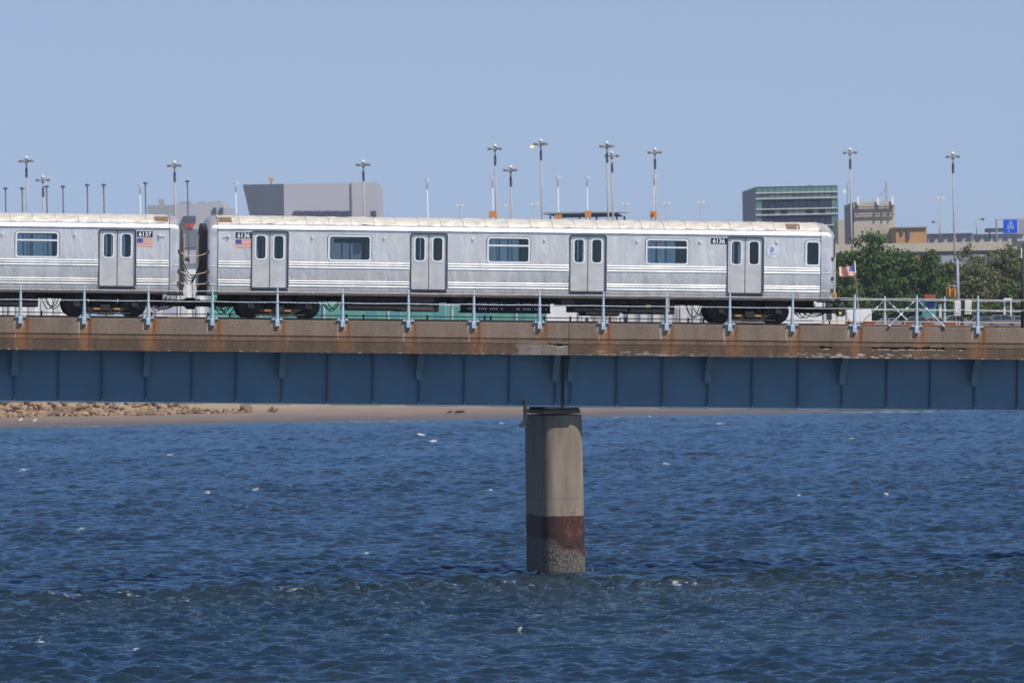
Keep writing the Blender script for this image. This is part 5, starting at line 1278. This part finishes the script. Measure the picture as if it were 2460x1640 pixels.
def truck(u0_, u1_, vt, d, label, box='bwhite', cab='bwhite', flip=False):
    r = base('box_truck', (u0_+u1_)/2, d, label, 'truck', 'trucks parked on the far shore'); k = 1/pxm(d); L_ = (u1_-u0_)*k; H = at((u0_+u1_)/2, vt, d).z-gz(d)
    s = -1 if flip else 1; cl = min(1.7, L_*.24)
    def bx(x0, x1, y0, y1, z0, z1, nm, m, b=.06): a, c = sorted((s*x0, s*x1)); MB().bbox(a, c, y0, y1, z0, z1, b).build(nm, M[m], r)
    bx(-L_/2, L_/2-cl-.1, 0, 2.4, .95, H, 'cargo_box', box); 
    pr = [(L_/2-cl, .55), (L_/2, .55), (L_/2, 1.35), (L_/2-.35, 2.35), (L_/2-cl, 2.35)]; MB().prism([(s*x, z) for x, z in pr], .1, 2.3).build('cab', M[cab], r)
    bx(L_/2-cl+.4, L_/2-.5, .05, .09, 1.45, 2.15, 'side_window', 'carglass', .01); bx(-L_/2, L_/2-cl, .3, 2.1, .55, .94, 'chassis', 'tyre')
    for x in (-L_/2+.9, L_/2-cl*.5):
        for y in (.12, 2.0): MB().tube([(s*x, y, .5), (s*x, y+.28, .5)], .5, 16).build('wheel', M['tyre'], r)
    n = max(2, int(L_/1.4))
    for q in range(n): bx(-L_/2+.1+q*(L_-cl-.3)/n, -L_/2+.04+(q+1)*(L_-cl-.3)/n, -.03, -.001, 1.05, H-.1, 'side_panel', box, .01)
truck(1312, 1425, 712, 912, 'pale panelled truck seen under the train right of the teal wall')
truck(1428, 1500, 742, 908, 'cream van-bodied truck low under the train', 'beige', 'bwhite')
truck(1872, 2010, 716, 908, 'long white truck partly hidden behind the train front')
truck(2012, 2094, 744, 905, 'white box truck standing below the flag beyond the train front', flip=True)
def kiosk():
    d = 925; r = base('food_truck', 2231, d, 'teal stall with blue hatch and orange roof in front of the trees', 'stall')
    prect(2215, 2248, 718, d, 2.2, 'body', M['teal2'], r); prect(2221, 2248, 707, d-.2, 2.6, 'roof_sign', M['redbox'], r, 717.8); prect(2227, 2247, 724, d-.12, .1, 'hatch', M['bluepanel'], r, 737); prect(2224, 2249, 721, d-.6, .58, 'awning', M['teal'], r, 723)
kiosk()
def car(u, d, label, m, flip=False, L_=4.4, H=1.5):
    r = base('parked_car', u, d, label, 'car', 'cars parked along the shore road'); s = -1 if flip else 1; k = L_/4.4
    body = [(-2.2,.35),(2.2,.35),(2.22,.62),(2.05,.82),(1.1,.92),(-1.6,.95),(-2.15,.9),(-2.22,.6)]
    MB().prism([(s*x*k, z*H/1.5) for x, z in body], 0, 1.75).build('body', M[m], r)
    cabn = [(1.05,.93),(.35,1.46),(-1.05,1.48),(-1.75,.96)]; MB().prism([(s*x*k, z*H/1.5) for x, z in cabn], .12, 1.63).build('cabin', M[m], r)
    for pts in ([(.85,.97),(.3,1.38),(-.25,1.4),(-.25,.98)], [(-.35,.98),(-.35,1.4),(-.98,1.4),(-1.45,.99)]): MB().prism([(s*x*k, z*H/1.5) for x, z in pts], .095, .119).build('window', M['carglass'], r)
    for x in (-1.35, 1.35):
        for y in (-.02, 1.55):
            w_ = MB().tube([(s*x*k, y, .33), (s*x*k, y+.22, .33)], .33, 16).build('wheel', M['tyre'], r)
    MB().bbox(min(s*2.1*k, s*2.23*k), max(s*2.1*k, s*2.23*k), .15, .5, .6, .75, .02).build('headlight', M['white'], r)
M['silver'] = mat('silver_car_paint', (.38, .38, .40), .35, .4, .03); M['cream'] = mat('cream_car_paint', (.40, .33, .27), .4); M['bluegrey'] = mat('blue_grey_car_paint', (.16, .17, .20), .35)
for i, (u, m, f) in enumerate(((2142,'silver',0),(2196,'bluegrey',1),(2252,'cream',0),(2303,'silver',0),(2352,'bluegrey',1),(2398,'bluegrey',1),(2444,'silver',0))):
    car(u, 902+i*.7, {'bwhite':'white','silver':'silver','cream':'tan','bluegrey':'dark grey'}[m]+' parked car low behind the railing beyond the train, '+ordn[i]+' from the left', m, f, 4.3+.2*(i % 3), 1.5+.15*(i % 2))
def shore_wall():
    d = 960; r = base('low_road_wall', 2240, d, 'low grey concrete road wall below the trees at the right', 'wall')
    u = 1996
    while u < 2600: prect(u+.4, u+39.6, 731-(u-2000)*.019, d, .4, 'panel', M['bgrey'], r); u += 40
    prect(2411, 2424, 715, d-10, .6, 'post', M['bwhite'], r) if False else None
    r = base('white_sign_post', 2424, 915, 'white post with short crossbar near the right railing', 'post'); prect(2411, 2415, 718, 915, .3, 'upright', M['bwhite'], r); prect(2411.5, 2431, 716, 914.6, .3, 'crossbar', M['bwhite'], r, 721); prect(2427, 2430, 720.5, 915, .3, 'upright', M['bwhite'], r)
    r = base('bollard_post', 2258, 912, 'short pale post between the parked cars', 'post'); prect(2255.5, 2262, 733, 912, .3, 'upright', M['cabinet'], r); prect(2254.5, 2263, 731, 911.9, .45, 'cap', M['cabinet'], r, 733)
shore_wall()
def signal():
    d = 910; k = 1/pxm(d); b = at(2305, 760, d); top = at(2300, 624, d); g = gz(d); r = empty('traffic_signal_pole', Matrix.Translation((top.x, top.y, g))); tag(r, 'grey steel pole beside yellow traffic signals in front of the olive trees', 'pole'); H = top.z-g
    MB().tube([(0,0,0),(0,0,H)], [4*k, 3.2*k], 10).build('shaft', M['purple'], r, True); MB().tube([(0,0,H),(0,0,H+2*k)], [3.6*k, 2*k], 10).build('cap', M['purple'], r)
    for i, (u, v) in enumerate(((2278, 691), (2291, 693))):
        q = at(u, v, d-.3); s = empty('traffic_signal', Matrix.Translation((q.x, q.y, q.z-22*k))); tag(s, ['left', 'right'][i]+' yellow three-lamp traffic signal hanging beside the grey pole', 'traffic light', 'yellow traffic signals')
        MB().bbox(-5*k, 5*k, 0, .35, 0, 22*k, .04).build('housing', M['amber'], s)
        for j in range(3):
            z = (3.7+7.3*j)*k; MB().tube([(0, -.01, z), (0, -.03, z)], 2.7*k, 12).build('lens', M['tyre'], s); MB().tube([(0, -.22, z+2.0*k), (0, -.01, z+1.3*k)], [2.5*k, 3.1*k], 12, caps=False).build('visor', M['amber'], s)
        MB().tube([(0, .15, 22*k), (0, .15, 26*k), ((2300-u)*k, .3, 27*k)], .05, 6).build('hanger', M['mast'], s)
signal()
def flag():
    d = 918; k = 1/pxm(d); top = at(2053.5, 629, d); bot = at(2061.5, 745, d); g = gz(d); r = empty('flag', Matrix.Translation((bot.x, bot.y, g))); tag(r, 'red white and blue striped flag flying left from a pale leaning pole', 'flag')
    o = r.matrix_world.translation; t = top-o; b = (bot-o)
    MB().tube([b+(b-t)*.35, b, t], [1.7*k, 1.6*k, 1.0*k], 8).build('pole', M['pale'], r, True); MB().tube([t, t+Vector((0,0,3*k))], [1.5*k, .5*k], 8).build('finial', M['pale'], r)
    nx, nz = 26, 13; vs = []; fs = []; mi = []
    L_, H = 39*k, 24*k; A = t+(b-t)*.085
    for j in range(nz+1):
        for i in range(nx+1):
            s = i/nx; wv = .16*math.sin(s*9+j*.12)*s
            vs.append((A.x-L_*s*(.98)+(b.x-t.x)*.09*j/nz, A.y+wv*2.2, A.z-H*j/nz-1.8*k*s+1.2*k*math.sin(s*8)*s+(-3*k*s*(j/nz)*0)))
    for j in range(nz):
        for i in range(nx):
            fs.append((j*(nx+1)+i, j*(nx+1)+i+1, (j+1)*(nx+1)+i+1, (j+1)*(nx+1)+i)); mi.append(2 if (i < 10 and j < 7) else (0 if j % 2 == 0 else 1))
    mb = MB(); mb.v = vs; mb.f = fs; mb.m = mi; o_ = mb.build('cloth', [M['fred'], M['fwhite'], M['fblue']], r, True); sm = o_.modifiers.new('thick', 'SOLIDIFY'); sm.thickness = .01
    MB().tube([A+(b-t)*.15+Vector((.02,-.08,0)), b+Vector((0,-.08,0))], .8*k, 5).build('halyard', M['redbox'], r)
flag()

# trees
def tree(u, vt, wpx, d, leaf, label, seed, nclump=90, per=60, size=.26, vbot=None, shrub=False):
    rr = random.Random(seed); top = at(u, vt, d); g = gz(d); H = top.z-g; Wd = wpx/pxm(d)
    r = empty('shrub' if shrub else 'tree', Matrix.Translation((top.x, top.y, g))); tag(r, label, 'shrub' if shrub else 'tree', 'shrubs on the far shore' if shrub else 'trees on the far shore')
    z0 = 0.0 if shrub else H*.14
    nl = 7; lobes = []
    for i in range(nl):
        a = rr.random()*6.28; q = rr.random()**.5
        lx, ly = Wd*.30*q*math.cos(a), Wd*.30*q*math.sin(a); rad = Wd*rr.uniform(.20, .30); lz = z0+(H-z0)*rr.uniform(.30, .62)
        lobes.append((lx, ly, lz, rad, (H-z0)*rr.uniform(.22, .34)))
    lobes.append((0, 0, H-(H-z0)*.34, Wd*.26, (H-z0)*.34)); lobes.append((0, 0, z0+(H-z0)*.35, Wd*.46, (H-z0)*.36))
    verts = []; faces = []
    for c in range(int(nclump*1.9)):
        lx, ly, lz, rw, rh = lobes[rr.randrange(len(lobes))]
        v = Vector((rr.gauss(0,1), rr.gauss(0,1), rr.gauss(0,1))).normalized()*rr.uniform(.45, 1.0)
        cx, cy, cz = lx+v.x*rw, ly+v.y*rw, max(.25, lz+v.z*rh); cr = Wd*rr.uniform(.05, .095)
        for q in range(per):
            w_ = Vector((rr.gauss(0,1), rr.gauss(0,1), rr.gauss(0,.75))); w_ *= cr*.62
            p = Vector((cx, cy, cz))+w_; nrm = (w_.normalized()*.8+Vector((rr.gauss(0,.5), rr.gauss(0,.5), rr.gauss(0,.5)+.5))).normalized()
            t1 = nrm.orthogonal().normalized(); t1 = (Matrix.Rotation(rr.random()*6.28, 3, nrm) @ t1); t2 = nrm.cross(t1); s = size*rr.uniform(.8, 1.6)
            n = len(verts); verts += [p+t1*s*.5, p+t2*s*.34, p-t1*s*.5, p-t2*s*.34]; faces.append((n, n+1, n+2, n+3))
    me = bpy.data.meshes.new('crown'); me.from_pydata([tuple(v) for v in verts], [], faces); me.materials.append(M[leaf]); o = bpy.data.objects.new('crown', me); COL.objects.link(o); o.parent = r
    tr = MB(); tr.tube([(0,0,-.3),(.1,0,H*.25),(0,.1,H*.5),(.1,0,H*.8)], [.035*Wd,.028*Wd,.018*Wd,.006*Wd], 8); tr.build('trunk', M['bark'], r, True)
    for i in range(5 if not shrub else 3):
        a = rr.random()*6.28; z = H*rr.uniform(.15, .45); l_ = Wd*.33; MB().tube([(0,0,z), (l_*.5*math.cos(a), l_*.5*math.sin(a), z+H*.16), (l_*math.cos(a), l_*math.sin(a), z+H*.28)], [.014*Wd,.009*Wd,.004*Wd], 6).build('limb', M['bark'], r, True)
tree(2095, 556, 235, 940, 'leaf_dark', 'large dense dark green tree right of the train front behind the flag', 11, 210, 80, .30)
tree(2200, 592, 150, 934, 'leaf_dark', 'rounded dark green tree between the big tree and grey pole', 12, 130, 70, .28)
tree(2030, 632, 95, 922, 'leaf_mid', 'small lighter green tree at the train front left of the flag pole', 13, 70, 60, .24)
tree(2016, 588, 60, 968, 'leaf_olive', 'greyish thin tree just above the train front corner', 14, 45, 50, .24)
tree(2262, 612, 130, 958, 'leaf_mid', 'mid green tree behind the grey signal pole', 15, 110, 65, .27)
tree(2330, 588, 150, 1010, 'leaf_olive', 'tall loose olive tree under the right street lamp', 16, 120, 55, .26)
tree(2345, 632, 150, 945, 'leaf_olive', 'broad olive tree right of the signal cabinets', 17, 140, 65, .26)
tree(2425, 566, 150, 985, 'leaf_olive', 'olive grey tree below the blue road sign', 18, 140, 60, .26)
tree(2455, 640, 130, 940, 'leaf_mid', 'mid green tree low at the right edge', 19, 110, 60, .26)
tree(2530, 590, 150, 960, 'leaf_olive', 'olive tree cut off beyond the right edge', 20, 100, 60, .26)
tree(1707, 512, 34, 1180, 'leaf_mid', 'small green tree top poking above the train roof', 21, 24, 50, .26)
for i, (u, v, wd) in enumerate(((2110, 706, 90), (2170, 700, 90), (2290, 712, 80), (2350, 716, 90), (2400, 708, 80), (455, 592, 62), (2060, 690, 70))):
    tree(u, v, wd, 948 if u == 455 else 928, 'leaf_dark' if i < 3 else 'leaf_mid', ['low dark shrub right of the flag pole', 'low dark shrub left of the teal stall', 'low shrub beneath the yellow traffic signals', 'low green shrub right of the grey cabinets', 'low green shrub beside the white sign post', 'green shrub seen in the gap between the cars', 'dark shrub at the foot of the flag pole'][i], 40+i, 50, 50, .22, shrub=True)
# birds and driftwood on the beach
def gull(u, v, d, label, body, dark=False):
    p = at(u, v, d); r = empty('gull', Matrix.Translation((p.x, p.y, land_z(p.x, d)+.0))); tag(r, label, 'bird', 'birds on the beach')
    pts = [(-.30,0,.20),(-.2,0,.24),(-.05,0,.27),(.1,0,.30),(.17,0,.36),(.2,0,.43),(.25,0,.45),(.30,0,.445)]; MB().tube(pts, [.02,.055,.095,.095,.06,.055,.05,.015], 10).build('body', M[body], r, True)
    for s in (-1, 1): MB().tube([(.1,s*.07,.30),(-.1,s*.09,.28),(-.34,s*.03,.23)], [.05,.06,.01], 6).build('wing', M['bgrey2' if not dark else 'darkpost'], r, True); MB().tube([(0,s*.03,.2),(0,s*.03,-.04)], .012, 5).build('leg', M['orange'], r)
    MB().tube([(.29,0,.445),(.37,0,.43)], [.016,.004], 6).build('beak', M['yellow'], r)
gull(47, 1019, 770, 'left white gull standing on the wet sand', 'white'); gull(81, 1021, 768, 'right white gull standing on the wet sand', 'white'); gull(1081, 993, 772, 'lone brown gull standing at the water edge near the pier', 'brownbox', True)
def log():
    p = at(1105, 987, 776); r = empty('driftwood_log', Matrix.Translation((p.x, p.y, land_z(p.x, 776)))); tag(r, 'dark driftwood log lying on the sand near the lone gull', 'log')
    MB().tube([(-.5,0,.08),(-.2,.05,.16),(.2,0,.15),(.5,-.03,.1)], [.06,.12,.11,.05], 8).build('trunk', M['darkpost'], r, True); MB().tube([(.1,0,.2),(.25,.02,.4)], [.04,.015], 6).build('stub', M['darkpost'], r)
log()

# ------------------------------------------------------------------ haze over the bay and the airport
HAZE = 6.5e-5
def haze():
    m = bpy.data.materials.new('sea_haze'); m.use_nodes = True; n = m.node_tree; n.nodes.remove(n.nodes['Principled BSDF'])
    v = n.nodes.new('ShaderNodeVolumePrincipled'); v.inputs['Color'].default_value = (.80, .88, 1.0, 1); v.inputs['Density'].default_value = HAZE; v.inputs['Anisotropy'].default_value = .2
    n.links.new(v.outputs[0], n.nodes['Material Output'].inputs['Volume'])
    o = MB().box(-4100, 4100, -4100, 6100, -3.6, 60).build('haze', m); o['kind'] = 'stuff'; o['label'] = 'thin pale sea haze filling the air'
haze()
